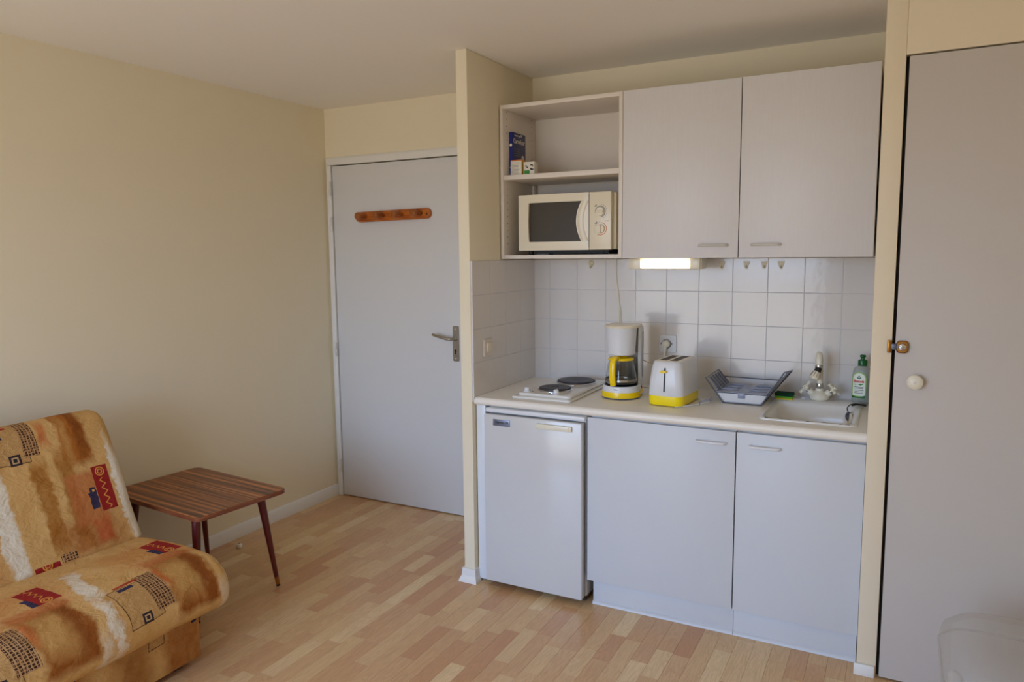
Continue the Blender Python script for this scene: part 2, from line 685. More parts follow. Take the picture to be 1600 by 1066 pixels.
def text(name, s, size, mat, parent, loc, rot, ext=.0003, align='CENTER', shear=0, world=True, sx=1, bold=0):
    cu = bpy.data.curves.new('txt', 'FONT')
    cu.body = s
    cu.size = size
    cu.extrude = ext
    cu.align_x = align
    cu.align_y = 'CENTER'
    cu.shear = shear
    cu.offset = bold
    cu.resolution_u = 3
    t = bpy.data.objects.new('txt', cu)
    COL.objects.link(t)
    bpy.context.view_layer.update()
    me = bpy.data.meshes.new_from_object(t.evaluated_get(bpy.context.evaluated_depsgraph_get()))
    bpy.data.objects.remove(t)
    bpy.data.curves.remove(cu)
    me.name = name
    me.materials.clear()
    me.materials.append(MT[mat])
    off = root_loc(parent) if world else Vector((0, 0, 0))
    mt = Matrix.Translation(Vector(loc) - off) @ rot.to_4x4() @ Matrix.Diagonal((sx, 1, 1, 1))
    me.transform(mt)
    o = bpy.data.objects.new(name, me)
    COL.objects.link(o)
    o.parent = parent
    return o

FRONT = Matrix(((1, 0, 0), (0, 0, -1), (0, 1, 0)))      # text facing -y
RIGHT = Matrix(((0, 0, 1), (1, 0, 0), (0, 1, 0)))       # text facing +x, reading along +y

# ------------------------------------------------------------------ room
XL, XR, HC = -1.4395, 2.70, 2.3843
YD, YP, XP = .08, -.6395, 1.605
YPO = -.6645
HT = .8724                              # worktop height
b = B(); box(b, (XL - .1, YF - .1, -.12), (XR + .1, .5, -.004)); floor = struct('floor', b, 'grout', 'floor of pale wood laminate strips')
floor.data.materials[0] = MT['plank']
b = B(); box(b, (XL - .1, YF - .1, HC), (XR + .1, .5, HC + .1)); struct('ceiling', b, 'ceil', 'plain off white ceiling')
b = B(); box(b, (XL - .1, YF - .1, -.12), (XL, .5, HC)); struct('wall_left', b, 'wall', 'plain cream wall behind the sofa')
b = B(); box(b, (XR, YF - .1, -.12), (XR + .1, .5, HC)); struct('wall_right', b, 'wall')
b = B()
box(b, (XL, YF - .1, 0), (WIN[0], YF, HC)); box(b, (WIN[1], YF - .1, 0), (XR, YF, HC))
box(b, (WIN[0], YF - .1, 0), (WIN[1], YF, WIN[2])); box(b, (WIN[0], YF - .1, WIN[3]), (WIN[1], YF, HC))
struct('wall_front', b, 'wall')
w1 = thing('window_1', ((WIN[0] + WIN[1]) / 2, YF, WIN[2]), None, None, kind='structure')
b = B()
for x0, x1 in ((WIN[0], WIN[0] + .05), (-.135, -.065), (WIN[1] - .05, WIN[1])):
    box(b, (x0, YF - .09, WIN[2]), (x1, YF - .04, WIN[3]), .003)
for z0, z1 in ((WIN[2], WIN[2] + .06), (WIN[3] - .05, WIN[3])):
    box(b, (WIN[0], YF - .09, z0), (WIN[1], YF - .04, z1), .003)
part('window_frame', b, 'trim', w1)
# back wall of the kitchen niche and of the closet
b = B(); box(b, (-.056, 0, 0), (XR, .12, HC)); wall_back = struct('wall_back', b, 'wall', 'kitchen niche wall, cream above white tiles')
# grout bed
Z0, Z1, TP = HT, 1.4886, .1525
b = B(); box(b, (0.0, -.0078, Z0 - .02), (XP, 0, Z0 + 4 * TP)); part('grout', b, 'grout', wall_back)
# partition
b = B(); box(b, (-.056, YP, 0), (0, .12, HC), .004); wall_part = struct('wall_partition', b, 'wall', 'narrow cream partition between the entrance door and the kitchenette')
b = B(); box(b, (0, YP + .004, Z0 - .02), (.0078, -.004, Z0 + 4 * TP)); part('grout', b, 'grout', wall_part)
# entry wall with the door opening
DX0, DX1, DZ = -1.392, -.478, 2.052
b = B()
box(b, (XL, YD, 0), (DX0, .2, HC)); box(b, (DX1, YD, 0), (-.056, .2, HC)); box(b, (DX0, YD, DZ), (DX1, .2, HC))
box(b, (XL, .2, 0), (-.056, .3, HC))
struct('wall_entry', b, 'wall', 'cream wall around the entrance door')
# closet front: post + header + right return
b = B()
box(b, (XP, YPO, 0), (1.668, 0, HC), .003)
box(b, (1.668, YPO, 2.137), (2.46, YPO + .06, HC))
box(b, (2.40, YPO, 0), (XR, YPO + .06, HC))
struct('wall_closet', b, 'post', 'cream post and header framing the closet door')

b = B(); box(b, (1.6685, YPO + .028, 0), (1.70, YPO + .058, 2.136)); struct('gap_shade_strip', b, 'hole', 'dark strip painted as the shade in the closet door gap')  # dark colour stands in for the shade between post and closet door
# tiles: every tile an object, one mesh per size
tile_cache = {}
def tile_mesh(w, h):
    k = (round(w, 4), round(h, 4))
    if k not in tile_cache:
        t = bmesh.new()
        g = .0010
        slab(t, -w / 2 + g, w / 2 - g, -h / 2 + g, h / 2 - g, -.001, .0045, .0015, .0012, 1)
        bmesh.ops.recalc_face_normals(t, faces=t.faces)
        me = bpy.data.meshes.new('tile')
        t.to_mesh(me); t.free()
        me.materials.append(MT['tile'])
        tile_cache[k] = me
    return tile_cache[k]
def put_tile(parent, c, w, h, rot):
    o = bpy.data.objects.new('tile', tile_mesh(w, h))
    COL.objects.link(o)
    o.parent = parent
    tilt = Matrix.Rotation(R(rnd.uniform(-.25, .25)), 3, 'X') @ Matrix.Rotation(R(rnd.uniform(-.25, .25)), 3, 'Y')
    o.matrix_local = Matrix.Translation(c) @ (rot @ tilt).to_4x4()
C0 = .0935
xs = [0.004, C0] + [C0 + TP * k for k in range(1, 10)] + [XP]
for r_ in range(4):
    for a, c_ in zip(xs, xs[1:]):
        put_tile(wall_back, ((a + c_) / 2, -.0045, Z0 + TP * (r_ + .5)), c_ - a, TP, FRONT)
ys = [YP + .002, YP + .002 + .158] + [YP + .16 + TP * k for k in range(1, 3)] + [-.008]
for r_ in range(4):
    for a, c_ in zip(ys, ys[1:]):
        put_tile(wall_part, (.0045, (a + c_) / 2, Z0 + TP * (r_ + .5)), c_ - a, TP, RIGHT)

# floor strips
def plank_mesh(bm, x0, x1, y0, y1, tone, off, lay):
    g, t = .00025, .0006
    z = rnd.uniform(-.00012, .0)
    top = [bm.verts.new((x, y, z)) for x, y in ((x0 + t, y0 + t), (x1 - t, y0 + t), (x1 - t, y1 - t), (x0 + t, y1 - t))]
    mid = [bm.verts.new((x, y, z - .0005)) for x, y in ((x0 + g, y0 + g), (x1 - g, y0 + g), (x1 - g, y1 - g), (x0 + g, y1 - g))]
    bot = [bm.verts.new((v.co.x, v.co.y, -.004)) for v in mid]
    fs = [bm.faces.new(top)]
    for A, Bv in ((mid, top), (bot, mid)):
        for i in range(4):
            fs.append(bm.faces.new((A[i], A[(i + 1) % 4], Bv[(i + 1) % 4], Bv[i])))
    for f in fs:
        for l in f.loops:
            l[lay] = (tone, off, 0, 1)
def cam_px(p):
    d = Vector(p) - M.translation
    z = d.dot(F_)
    if z < .1:
        return None
    return 800 + 1154.8 * d.dot(R2) / z, 533 - 1154.8 * d.dot(U2) / z, z
strips = []
PW = .0655
nx = int((XR - XL) / PW) + 1
for i in range(nx):
    x0 = XL + i * PW
    x1 = min(x0 + PW, XR)
    y = .2 - rnd.uniform(0, .35)
    y_hi = YD + .12
    while y_hi > YF:
        ln = rnd.choice((.20, .26, .32, .36, .42))
        y_lo = max(y, YF)
        strips.append((x0, x1, y_lo, y_hi, min(1, max(0, rnd.gauss(.5, .30))), rnd.random()))
        y_hi = y_lo
        y = y_lo - ln
seen, rest = [], []
for s_ in strips:
    q = cam_px(((s_[0] + s_[1]) / 2, (s_[2] + s_[3]) / 2, 0))
    ok = q and -60 < q[0] < 1420 and 700 < q[1] < 1110
    hid = s_[2] > -.56 and s_[0] > 0 or s_[0] > 1.66 and s_[2] > -.7
    (seen if ok and not hid else rest).append((q[2] if q else 99, s_))
seen.sort(key=lambda a: a[0])
rest += seen[300:]
for _, s_ in seen[:300]:
    b = B(); lay = b.loops.layers.float_color.new('tone')
    plank_mesh(b, *s_, lay)
    part('plank', b, 'plank', floor, world=False, smooth=0)
b = B(); lay = b.loops.layers.float_color.new('tone')
for _, s_ in rest:
    plank_mesh(b, *s_, lay)
part('plank_field', b, 'plank', floor, world=False, smooth=0, kind='stuff')
print('planks', len(seen), len(rest))

# baseboards
def skirt(name, poly, ax, a, c_):
    b = B(); prism(b, poly, ax, a, c_); return struct(name, b, 'trim')
skirt('baseboard_left', [(XL, 0), (XL + .014, 0), (XL + .014, .058), (XL + .006, .070), (XL, .071)], 'y', YF, YD)
b = B()
for z0, z1, e1, e2 in ((0, .012, .022, .019), (.012, .030, .019, .010), (.030, .064, .010, .008)):
    loft(b, [[(-.056 - e, YP - e, z), (0 + e * .8, YP - e, z), (0 + e * .8, YP + .03, z), (-.056 - e, YP + .03, z)] for e, z in ((e1, z0), (e2, z1))])
box(b, (-.066, YP + .03, 0), (-.056, YD, .064)); struct('baseboard_partition', b, 'trim')
b = B(); box(b, (XP - .008, YPO - .012, 0), (1.664, YPO, .044), .003); struct('baseboard_right', b, 'trim')

# ------------------------------------------------------------------ entrance door
d1 = thing('door_1', (-.935, YD, 0), 'flat white entrance door with a wooden peg rail on it', None, kind='structure')
b = B(); box(b, (DX0 + .004, .074, .006), (DX1 - .004, .112, DZ - .006), .0015); part('door_leaf', b, 'door', d1)
b = B()
for lo, hi in (((DX0 - .032, .062, 0), (DX0, YD + .002, 2.052)), ((DX1, .062, 0), (DX1 + .032, YD + .002, 2.052)), ((DX0 - .032, .062, 2.052), (DX1 + .032, YD + .002, 2.092))):
    box(b, lo, hi, .003)
box(b, (DX0 - .034, .070, 2.075), (DX1 + .034, YD + .002, 2.098), .003)
for lo, hi in (((DX0 - .002, YD, 0), (DX0, .15, 2.052)), ((DX1, YD, 0), (DX1 + .002, .15, 2.052))):
    box(b, lo, hi)
part('door_frame', b, 'trim', d1)
for z in (1.915, 1.705, .94, .20):
    b = B(); cyl(b, (DX0 - .002, .058, z - .045), (DX0 - .002, .058, z - .001), .007, bev=.001); cyl(b, (DX0 - .002, .058, z + .001), (DX0 - .002, .058, z + .04), .006, bev=.001)
    part('hinge', b, 'hinge', d1)
b = B(); slab(b, -.020, .020, -.10, .10, 0, .006, .006); bmesh.ops.transform(b, matrix=Matrix.Translation((-.528, .074, 1.010)) @ FRONT.to_4x4(), verts=b.verts)
plate = part('lock_plate', b, 'steel', d1)
b = B(); cyl(b, (-.530, .0685, .972), (-.530, .066, .972), .0065); box(b, (-.5335, .066, .950), (-.5265, .0685, .970)); part('keyhole', b, 'hole', plate)
for z in (1.092, .926):
    b = B(); cyl(b, (-.528, .068, z), (-.528, .0665, z), .004); part('screw', b, 'hinge', plate)
b = B()
cyl(b, (-.528, .070, 1.040), (-.528, .055, 1.040), .012, bev=.002)
tube(b, curve([(-.526, .060, 1.040), (-.532, .032, 1.040), (-.552, .022, 1.041), (-.60, .020, 1.050), (-.655, .024, 1.062)]), .0095, 12, r1=.0075)
part('lever_handle', b, 'steel', d1)
pbox('door_gap_shade', (DX0, .09, 0), (DX1, .13, .005), 'hole', d1)  # shade of the gap under the door, painted as a dark strip

# peg rail on the door
rk = thing('coat_rack', (-.935, .074, 1.735), 'varnished wooden rail with four round pegs, high on the entrance door', 'coat rack')
tiltm = Matrix.Translation((-.935, 0, 1.7405)) @ Matrix.Rotation(R(-.9), 4, 'Y') @ Matrix.Translation((.935, 0, -1.7405))
b = B()
pr_ = rrect(-1.205, -.672, 1.7105, 1.7705, .030, 0, 8)
loft(b, [[(x, y, z) for x, z, _ in [(p[0], p[1], 0) for p in pr_]] for y in (.0738, .060)] + [[(x * .998 - .935 * .002, .054, 1.7405 + (z - 1.7405) * .93) for x, z, _ in pr_]])
bmesh.ops.transform(b, matrix=tiltm, verts=b.verts)
part('rail_board', b, 'pine', rk)
for x in (-1.128, -1.000, -.868, -.735):
    b = B(); lathe(b, [(0, 0), (.012, 0), (.0105, .040), (.015, .050), (.021, .056), (.0225, .064), (.019, .073), (.010, .076), (0, .0765)], frame=(Vector((x, .056, 1.742)), Vector((-.12, -1, .02)).normalized()), seg=20)
    bmesh.ops.transform(b, matrix=tiltm, verts=b.verts)
    part('peg', b, 'pegw', rk)
for x in (-.695, -1.183):
    b = B(); cyl(b, (x, .055, 1.7405), (x, .052, 1.7405), .005, seg=12)
    part('screw', b, 'ink', rk)

# ------------------------------------------------------------------ closet door
d2 = thing('door_2', (2.03, YPO, 0), 'tall flat closet door on the right', None, kind='structure')
b = B(); box(b, (1.678, YPO - .001, .008), (2.392, YPO + .025, 2.1315), .0015); part('door_leaf', b, 'closet', d2)
b = B()
lathe(b, [(0, 0), (.012, 0), (.011, .012), (.018, .017), (.0245, .024), (.0245, .031), (.019, .037), (.008, .0395), (0, .040)], frame=(Vector((1.741, YPO, 1.076)), Vector((0, -1, 0))), seg=28)
kn = part('knob', b, 'ivory', d2)
b = B(); lathe(b, [(0, 0), (.0045, 0), (.0045, .0016), (0, .0016)], frame=(Vector((1.741, YPO - .0395, 1.076)), Vector((0, -1, 0))), seg=14); part('screw_cap', b, 'switch', kn)
lt = thing('door_latch', (1.69, YPO, 1.17), 'small brass and chrome turn latch on the closet door, above its knob', 'latch')
b = B(); box(b, (1.654, YPO - .006, 1.168), (1.668, YPO, 1.211), .002); box(b, (1.6555, YPO - .008, 1.173), (1.664, YPO - .005, 1.206), .002); part('strike_plate', b, 'brass', lt)
b = B(); box(b, (1.666, YPO - .012, 1.180), (1.684, YPO - .004, 1.200), .002); part('bolt', b, 'wire', lt)
b = B(); slab(b, -.0185, .0185, -.021, .021, 0, .012, .012, .003); bmesh.ops.transform(b, matrix=Matrix.Translation((1.699, YPO - .001, 1.190)) @ FRONT.to_4x4(), verts=b.verts); part('latch_body', b, 'brass', lt)
b = B(); lathe(b, [(0, 0), (.0115, 0), (.013, .004), (.011, .010), (.006, .012), (0, .012)], frame=(Vector((1.699, YPO - .013, 1.190)), Vector((0, -1, 0)))); box(b, (1.688, YPO - .034, 1.186), (1.710, YPO - .022, 1.193), .003, rot=Matrix.Rotation(R(12), 3, 'Y')); part('thumb_turn', b, 'chrome', lt)

# ------------------------------------------------------------------ wall units
YU, ZB, ZT = -.3612, 1.4886, 2.1934
sh = thing('shelf_unit', (.30, 0, ZB), 'white open wall unit with one shelf, holding the microwave and boxes', 'shelf')
pbox('side_panel', (.0045 + .002, YU, ZB), (.0215, -.008, ZT), 'shelf', sh)
pbox('side_panel', (.5865, YU, ZB), (.6036, -.008, ZT), 'shelf', sh)
pbox('top_panel', (.0215, YU + .001, ZT - .018), (.5865, -.008, ZT), 'shelf', sh)
pbox('bottom_panel', (.0215, YU + .001, ZB), (.5865, -.008, ZB + .0175), 'shelf', sh)
pbox('back_panel', (.0215, -.014, ZB + .0175), (.5865, -.008, ZT - .018), 'shelf', sh, bev=0)
pbox('shelf', (.0220, YU + .002, 1.853), (.5860, -.016, 1.875), 'shelf', sh)
b = B()
for y in (YU + .04, -.06):
    for k in range(20):
        z = 1.56 + k * .032
        if abs(z - 1.864) > .03:
            cyl(b, (.0214, y, z), (.0219, y, z), .0026, seg=8)
            cyl(b, (.5866, y, z), (.5861, y, z), .0026, seg=8)
part('peg_hole', b, 'hole', sh, kind='stuff')
b = B(); box(b, (.022, -.06, 1.80), (.034, -.030, 1.852), .002); part('hanging_bracket', b, 'shelf', sh)

wc = thing('wall_cabinet', (1.095, 0, ZB), 'white wall cupboard with two closed doors above the sink', 'cabinet')
b = B(); box(b, (.6050, YU + .020, ZB), (1.5872, -.008, ZT)); part('cabinet_body', b, 'white', wc)
for x0, x1, h0, h1 in ((.6056, 1.0944, .938, 1.054), (1.0984, 1.5872, 1.146, 1.258)):
    b = B(); box(b, (x0, YU, ZB - .001), (x1, YU + .018, ZT), .0008)
    dr = part('door', b, 'grain', wc)
    b = B()
    pts = curve([(h0, YU + .001, 1.5385), (h0 + .004, YU - .014, 1.5385), (h0 + .016, YU - .020, 1.5385), ((h0 + h1) / 2, YU - .021, 1.5385), (h1 - .016, YU - .020, 1.5385), (h1 - .004, YU - .014, 1.5385), (h1, YU + .001, 1.5385)])
    tube(b, pts, .0050, 10)
    part('handle', b, 'handle', dr)
b = B(); box(b, (1.5872, YU + .0002, ZB), (1.5884, YU + .0178, ZT)); part('edge_band', b, 'edge', wc)
b = B(); box(b, (1.5875, -.09, 2.10), (1.6035, -.02, 2.175), .004); rc = part('red_tag', b, 'redc'); tag(rc, 'dark red scrap wedged between the wall cupboard and the post', 'cloth')

# ------------------------------------------------------------------ base units
YK = -.6161
ZC = .8376
bc = thing('base_cabinet', (.85, -.3, 0), 'wider white base cupboard with one door, next to the fridge', 'cabinet')
bc2 = thing('base_cabinet', (1.38, -.3, 0), 'narrower white base cupboard under the sink, against the post', 'cabinet')
for t, x0, x1, h0, h1, kx0, kx1 in ((bc, .5471, 1.1545, 1.004, 1.118, .562, 1.1563), (bc2, 1.1583, 1.6035, 1.206, 1.317, 1.1567, 1.601)):
    b = B(); box(b, (x0 + (.012 if t is bc else 0), YK + .021, .114), (x1, -.01, ZC - .14 if t is bc2 else ZC - .001)); 
    if t is bc2:
        box(b, (x0, YK + .021, .7), (x0 + .018, -.01, ZC - .001)); box(b, (x1 - .018, YK + .021, .7), (x1, -.01, ZC - .001)); box(b, (x0, YK + .021, .7), (x1, YK + .037, ZC - .001))
    part('cabinet_body', b, 'white', t)
    b = B(); box(b, (x0, YK, .1162), (x1 - .001, YK + .018, .8285), .0008)
    dr = part('door', b, 'white', t)
    b = B()
    z = .7815
    tube(b, curve([(h0, YK + .001, z), (h0 + .004, YK - .015, z), (h0 + .016, YK - .021, z), ((h0 + h1) / 2, YK - .022, z), (h1 - .016, YK - .021, z), (h1 - .004, YK - .015, z), (h1, YK + .001, z)]), .0052, 10)
    part('handle', b, 'white2', dr)
    b = B(); box(b, (kx0, -.5807, .001), (kx1 - .001, -.566, .1135), .0005)
    kp = part('plinth', b, 'white', t)
    b = B(); prism(b, [(-.5807, .0005), (-.5925, .0005), (-.5915, .006), (-.587, .012), (-.5807, .0155)], 'x', kx0, kx1 - .001); part('plinth_strip', b, 'white', kp)

fp = thing('filler_panel', (.028, -.3, 0), 'narrow white end panel between the partition and the fridge', 'panel')
b = B(); box(b, (.0055, -.612, .014), (.052, -.592, ZC - .001), .002); part('front_strip', b, 'white2', fp)
b = B(); box(b, (.0055, -.591, .0), (.022, -.01, ZC - .001)); part('side_board', b, 'white', fp)

# fridge
fr = thing('fridge', (.30, -.35, 0), 'small white fridge under the hob with a cream pull handle', 'fridge')
b = B(); box(b, (.066, -.598, .03), (.537, -.06, .812), .004); part('body', b, 'enamel', fr)
b = B(); box(b, (.066, -.636, .812), (.543, -.06, .8315), .005); part('top_board', b, 'white2', fr)
b = B(); box(b, (.064, -.648, .030), (.534, -.610, .8055), .005, 3); fd = part('door', b, 'enamel', fr)
b = B(); box(b, (.070, -.610, .036), (.531, -.598, .800)); part('door_seal', b, 'greyp', fd)
b = B(); box(b, (.325, -.660, .766), (.492, -.647, .789), .003); hd = part('handle', b, 'ivory', fd)
b = B(); box(b, (.476, -.6615, .7665), (.4915, -.659, .7885), .001); part('handle_cap', b, 'cream', hd)
b = B(); box(b, (.112, -.6505, .758), (.196, -.6475, .787), .001); np_ = part('nameplate', b, 'plate', fd)
text('lettering', 'Thermal 104', .0155, 'ink', np_, (.154, -.6508, .774), FRONT, shear=.25, sx=.82, bold=.0002)
for x in (.10, .50):
    for y in (-.57, -.10):
        b = B(); cyl(b, (x, y, .0003), (x, y, .031), .014); part('foot', b, 'dark', fr)
pbox('dark_base_strip', (.075, -.585, .006), (.53, -.575, .03), 'hole', fr)  # plain dark strip below the fridge body, set back from the door

# worktop with a hole for the sink
SX0, SX1, SY0, SY1 = 1.236, 1.552, -.532, -.165
wt = thing('worktop', (.8, -.3, ZC), 'long pale laminate worktop with rounded front edge', 'worktop')
b = B()
x0, x1 = .0055, 1.6035
prof = [(-.0075, ZC), (-.620, ZC), (-.629, ZC + .004), (-.634, ZC + .013), (-.634, HT - .014), (-.6305, HT - .006), (-.623, HT - .0008), (-.617, HT)]
rp_ = prof + [(SY0, HT), (SY0, ZC)]
full = prof + [(-.0075, HT)]
prism(b, full, 'x', x0, SX0); prism(b, full, 'x', SX1, x1)
prism(b, [p for p in prof if p[0] < -.5] + [(SY0, HT), (SY0, ZC)], 'x', SX0, SX1)
box(b, (SX0, SY1, ZC), (SX1, -.0075, HT))
part('top', b, 'counter', wt, smooth=50)
b = B(); tube(b, [(.008, -.010, HT + .0015), (1.60, -.010, HT + .0015)], .003, 6); part('sealant', b, 'white2', wt)

# sink
sk = thing('sink', (1.39, -.3, HT), 'white enamel sink set in the worktop, rim chipped along the front', 'sink')
b = B()
o = .016
rings = [rrect(SX0 - o, SX1 + o, SY0 - o, -.035, .030, HT + .0003), rrect(SX0 - o, SX1 + o, SY0 - o, -.035, .030, HT + .004), rrect(SX0 - o + .004, SX1 + o - .004, SY0 - o + .004, -.039, .028, HT + .0065),
         rrect(SX0 + .004, SX1 - .004, SY0 + .004, SY1 - .004, .035, HT + .0060), rrect(SX0 + .010, SX1 - .010, SY0 + .010, SY1 - .010, .035, HT - .002),
         rrect(SX0 + .018, SX1 - .018, SY0 + .018, SY1 - .018, .040, HT - .06), rrect(SX0 + .030, SX1 - .030, SY0 + .030, SY1 - .030, .045, HT - .115), rrect(SX0 + .055, SX1 - .055, SY0 + .055, SY1 - .055, .05, HT - .130)]
V = loft(b, rings, cap=False)
b.faces.new(V[-1])
part('basin', b, 'sinkw', sk, smooth=60)
b = B(); lathe(b, [(0, 0), (.022, 0), (.022, .002), (.016, .003), (0, .001)], c=((SX0 + SX1) / 2, -.35, HT - .1295)); part('drain', b, 'chrome', sk)
b = B(); lathe(b, [(.026, 0), (.026, .007), (.021, .010), (.018, .007), (.018, 0)], frame=(Vector((SX1 - .020, -.235, HT - .035)), Vector((-1, -.1, .12)).normalized())); part('overflow_ring', b, 'cream', sk)
b = B()
for k in range(9):
    z = HT + .0058
    x = rnd.uniform(SX0, SX1); box(b, (x - rnd.uniform(.003, .008), SY0 - .014 + rnd.uniform(0, .014), z), (x + .005, SY0 - .012 + rnd.uniform(.004, .014), z + .0012), .0006)
part('chip', b, 'inkg', sk, kind='stuff')
pg = thing('sink_plug', (1.528, -.20, HT), 'round dark metal sink plug hanging on its chain at the right side of the basin', 'plug')
b = B(); lathe(b, [(0, 0), (.017, 0), (.0195, .002), (.0195, .005), (.015, .007), (.013, .005), (.009, .0075), (.005, .006), (0, .0065)], frame=(Vector((1.527, -.232, HT - .026)), Vector((-.62, -.78, .08)).normalized()))
part('plug_disc', b, 'wire', pg)
b = B()
tube(b, curve([(1.520, -.240, HT - .006), (1.516, -.235, HT + .008), (1.522, -.205, HT + .0155), (1.535, -.175, HT + .0165), (1.550, -.150, HT + .0135), (1.566, -.140, HT + .009)]), .0022, 6)
part('chain', b, 'dark', pg)
b = B(); tube(b, curve([(1.530, -.19, HT + .0125), (1.548, -.175, HT + .015), (1.562, -.160, HT + .013), (1.580, -.150, HT + .0075)]), .0036, 8); part('rubber_strap', b, 'dark', pg)

# faucet
fx, fy, fz = 1.398, -.098, HT + .0066
fc = thing('faucet', (fx, fy, fz), 'white mixer tap with two cross handles and an upright curved spout', 'faucet')
b = B(); lathe(b, [(0, 0), (.026, 0), (.034, .006), (.037, .016), (.034, .027), (.024, .036), (.015, .042), (.014, .052), (0, .052)], c=(fx, fy, fz), sx=1.08)
part('body', b, 'ivory', fc)
for sgn in (-1, 1):
    p0 = Vector((fx + sgn * .016, fy, fz + .018)); d = Vector((sgn * .76, -.12, .64)).normalized()
    b = B(); cyl(b, p0, p0 + d * .036, .0155, .0135, bev=.002); part('valve_arm', b, 'ivory', fc)
    b = B(); cyl(b, p0 + d * .036, p0 + d * .044, .0095, seg=16); part('valve_ring', b, 'chrome', fc)
    b = B(); cyl(b, p0 + d * .043, p0 + d * .064, .0105, .0085, bev=.002)
    u = d.cross(Vector((0, 1, 0))).normalized(); w = d.cross(u).normalized()
    cc = p0 + d * .054
    for q in (0, 90, 180, 270):
        v = u * math.cos(R(q + 20)) + w * math.sin(R(q + 20))
        cyl(b, cc + v * .006, cc + v * .032, .0058, .0072, seg=12, bev=.002)
    part('cross_handle', b, 'ivory', fc)
b = B(); cyl(b, (fx, fy, fz + .050), (fx, fy, fz + .074), .0145, .0150, bev=.002); cyl(b, (fx, fy, fz + .058), (fx, fy, fz + .066), .0163, bev=.001); part('collar', b, 'chrome', fc)
b = B(); tube(b, curve([(fx, fy, fz + .072), (fx - .001, fy, fz + .13), (fx - .003, fy - .003, fz + .172), (fx - .004, fy - .018, fz + .196), (fx - .003, fy - .036, fz + .197), (fx - .002, fy - .047, fz + .182), (fx - .001, fy - .050, fz + .158)], 8), .0125, 16, r1=.0135)
part('spout', b, 'ivory', fc, smooth=60)
sp0 = Vector((fx - .001, fy - .050, fz + .160))
b = B(); cyl(b, sp0, sp0 + Vector((0, -.001, -.012)), .0158, bev=.002); part('aerator_ring', b, 'chrome', fc)
b = B(); cyl(b, sp0 + Vector((0, 0, -.012)), sp0 + Vector((-.006, -.004, -.030)), .0125, .0145); part('swivel_joint', b, 'dark', fc)
dv = Vector((-.35, -.25, -.95)).normalized()
b = B(); lathe(b, [(0, 0), (.014, 0), (.0165, .010), (.0200, .024), (.0185, .033), (.012, .037), (0, .038)], frame=(sp0 + Vector((-.006, -.004, -.029)), dv), seg=24); part('spray_head', b, 'cream', fc)
b = B()
for k in range(10):
    a = 2 * math.pi * k / 10
    u = dv.cross(Vector((0, 1, 0))).normalized(); w = dv.cross(u)
    v = u * math.cos(a) + w * math.sin(a); q0 = sp0 + Vector((-.006, -.004, -.029))
    tube(b, [q0 + dv * .002 + v * .0150, q0 + dv * .012 + v * .0182, q0 + dv * .024 + v * .0208], .0012, 5)
part('spray_rib', b, 'chrome', fc, kind='stuff')

# ------------------------------------------------------------------ hob
hb = thing('hob', (.31, -.32, HT), 'white two plate electric hob lying on the worktop', 'hob')
hx0, hx1, hy0, hy1 = .166, .452, -.578, -.065
b = B(); slab(b, hx0, hx1, hy0, hy1, HT + .0005, HT + .010, .012, .003); part('tray', b, 'sinkw', hb)
b = B(); slab(b, hx0 + .014, hx1 - .014, hy0 + .035, hy1 - .014, HT + .009, HT + .021, .014, .004); part('hob_top', b, 'sinkw', hb)
for nme, c_, r_ in (('small', (.306, -.412), .073), ('large', (.318, -.190), .091)):
    b = B(); lathe(b, [(r_ + .006, 0), (r_ + .006, .003), (r_ + .001, .006), (r_, .003), (r_, 0)], c=(c_[0], c_[1], HT + .0205), seg=48); rg = part('plate_ring', b, 'chrome', hb)
    b = B(); lathe(b, [(0, .0115), (r_ * .22, .0115), (r_ * .24, .0135), (r_ * .5, .0135), (r_ * .51, .0128), (r_ * .53, .0135), (r_ * .93, .0138), (r_ - .0005, .012), (r_ - .0005, .002), (0, .002)], c=(c_[0], c_[1], HT + .0205), seg=48)
    part('hot_plate', b, 'iron', hb)
for x, y in ((.208, -.500), (.352, -.502)):
    b = B(); lathe(b, [(0, 0), (.0165, 0), (.0165, .004), (.0125, .006), (.0115, .0165), (.009, .019), (0, .019)], c=(x, y, HT + .0205)); box(b, (x - .003, y - .013, HT + .030), (x + .003, y + .013, HT + .0415), .0015); part('control_knob', b, 'white2', hb)
for x, y in ((.236, -.502), (.322, -.503)):
    b = B(); cyl(b, (x, y, HT + .0205), (x, y, HT + .0228), .0035, seg=12); part('indicator', b, 'dark', hb)

# ------------------------------------------------------------------ coffee maker (local coordinates, -y is its front)
cm = thing('coffee_maker', (.600, -.345, HT + .0006), 'white and yellow filter coffee maker with glass jug', 'coffee maker', rz=R(5))
def dsec(r, yb, z, hw, n=20):
    """D shaped section: round front of radius r, straight sides back to yb"""
    out = [(hw, yb, z)]
    pts = []
    for i in range(n + 1):
        a = R(0 - 180 * i / n)
        pts.append((r * math.cos(a), r * math.sin(a) * 1.0, z))
    return [(hw, yb, z)] + pts + [(-hw, yb, z)]
b = B(); loft(b, [dsec(.083, .105, .0, .070), dsec(.085, .107, .004, .072), dsec(.085, .107, .0065, .072)]); part('foot_ring', b, 'wire', cm, world=False)
b = B(); loft(b, [dsec(.0865, .108, .0065, .072), dsec(.0875, .109, .012, .073), dsec(.084, .107, .031, .071)]); part('yellow_band', b, 'yellow', cm, world=False)
b = B(); loft(b, [dsec(.084, .107, .031, .071), dsec(.0825, .106, .036, .070), dsec(.0800, .104, .054, .067), dsec(.0765, .101, .057, .064)]); bs = part('base', b, 'white2', cm, world=False)
b = B(); lathe(b, [(0, .0595), (.068, .0595), (.073, .0585), (.0735, .057)], c=(0, -.005, 0), seg=36); part('warming_plate', b, 'dark', cm, world=False)
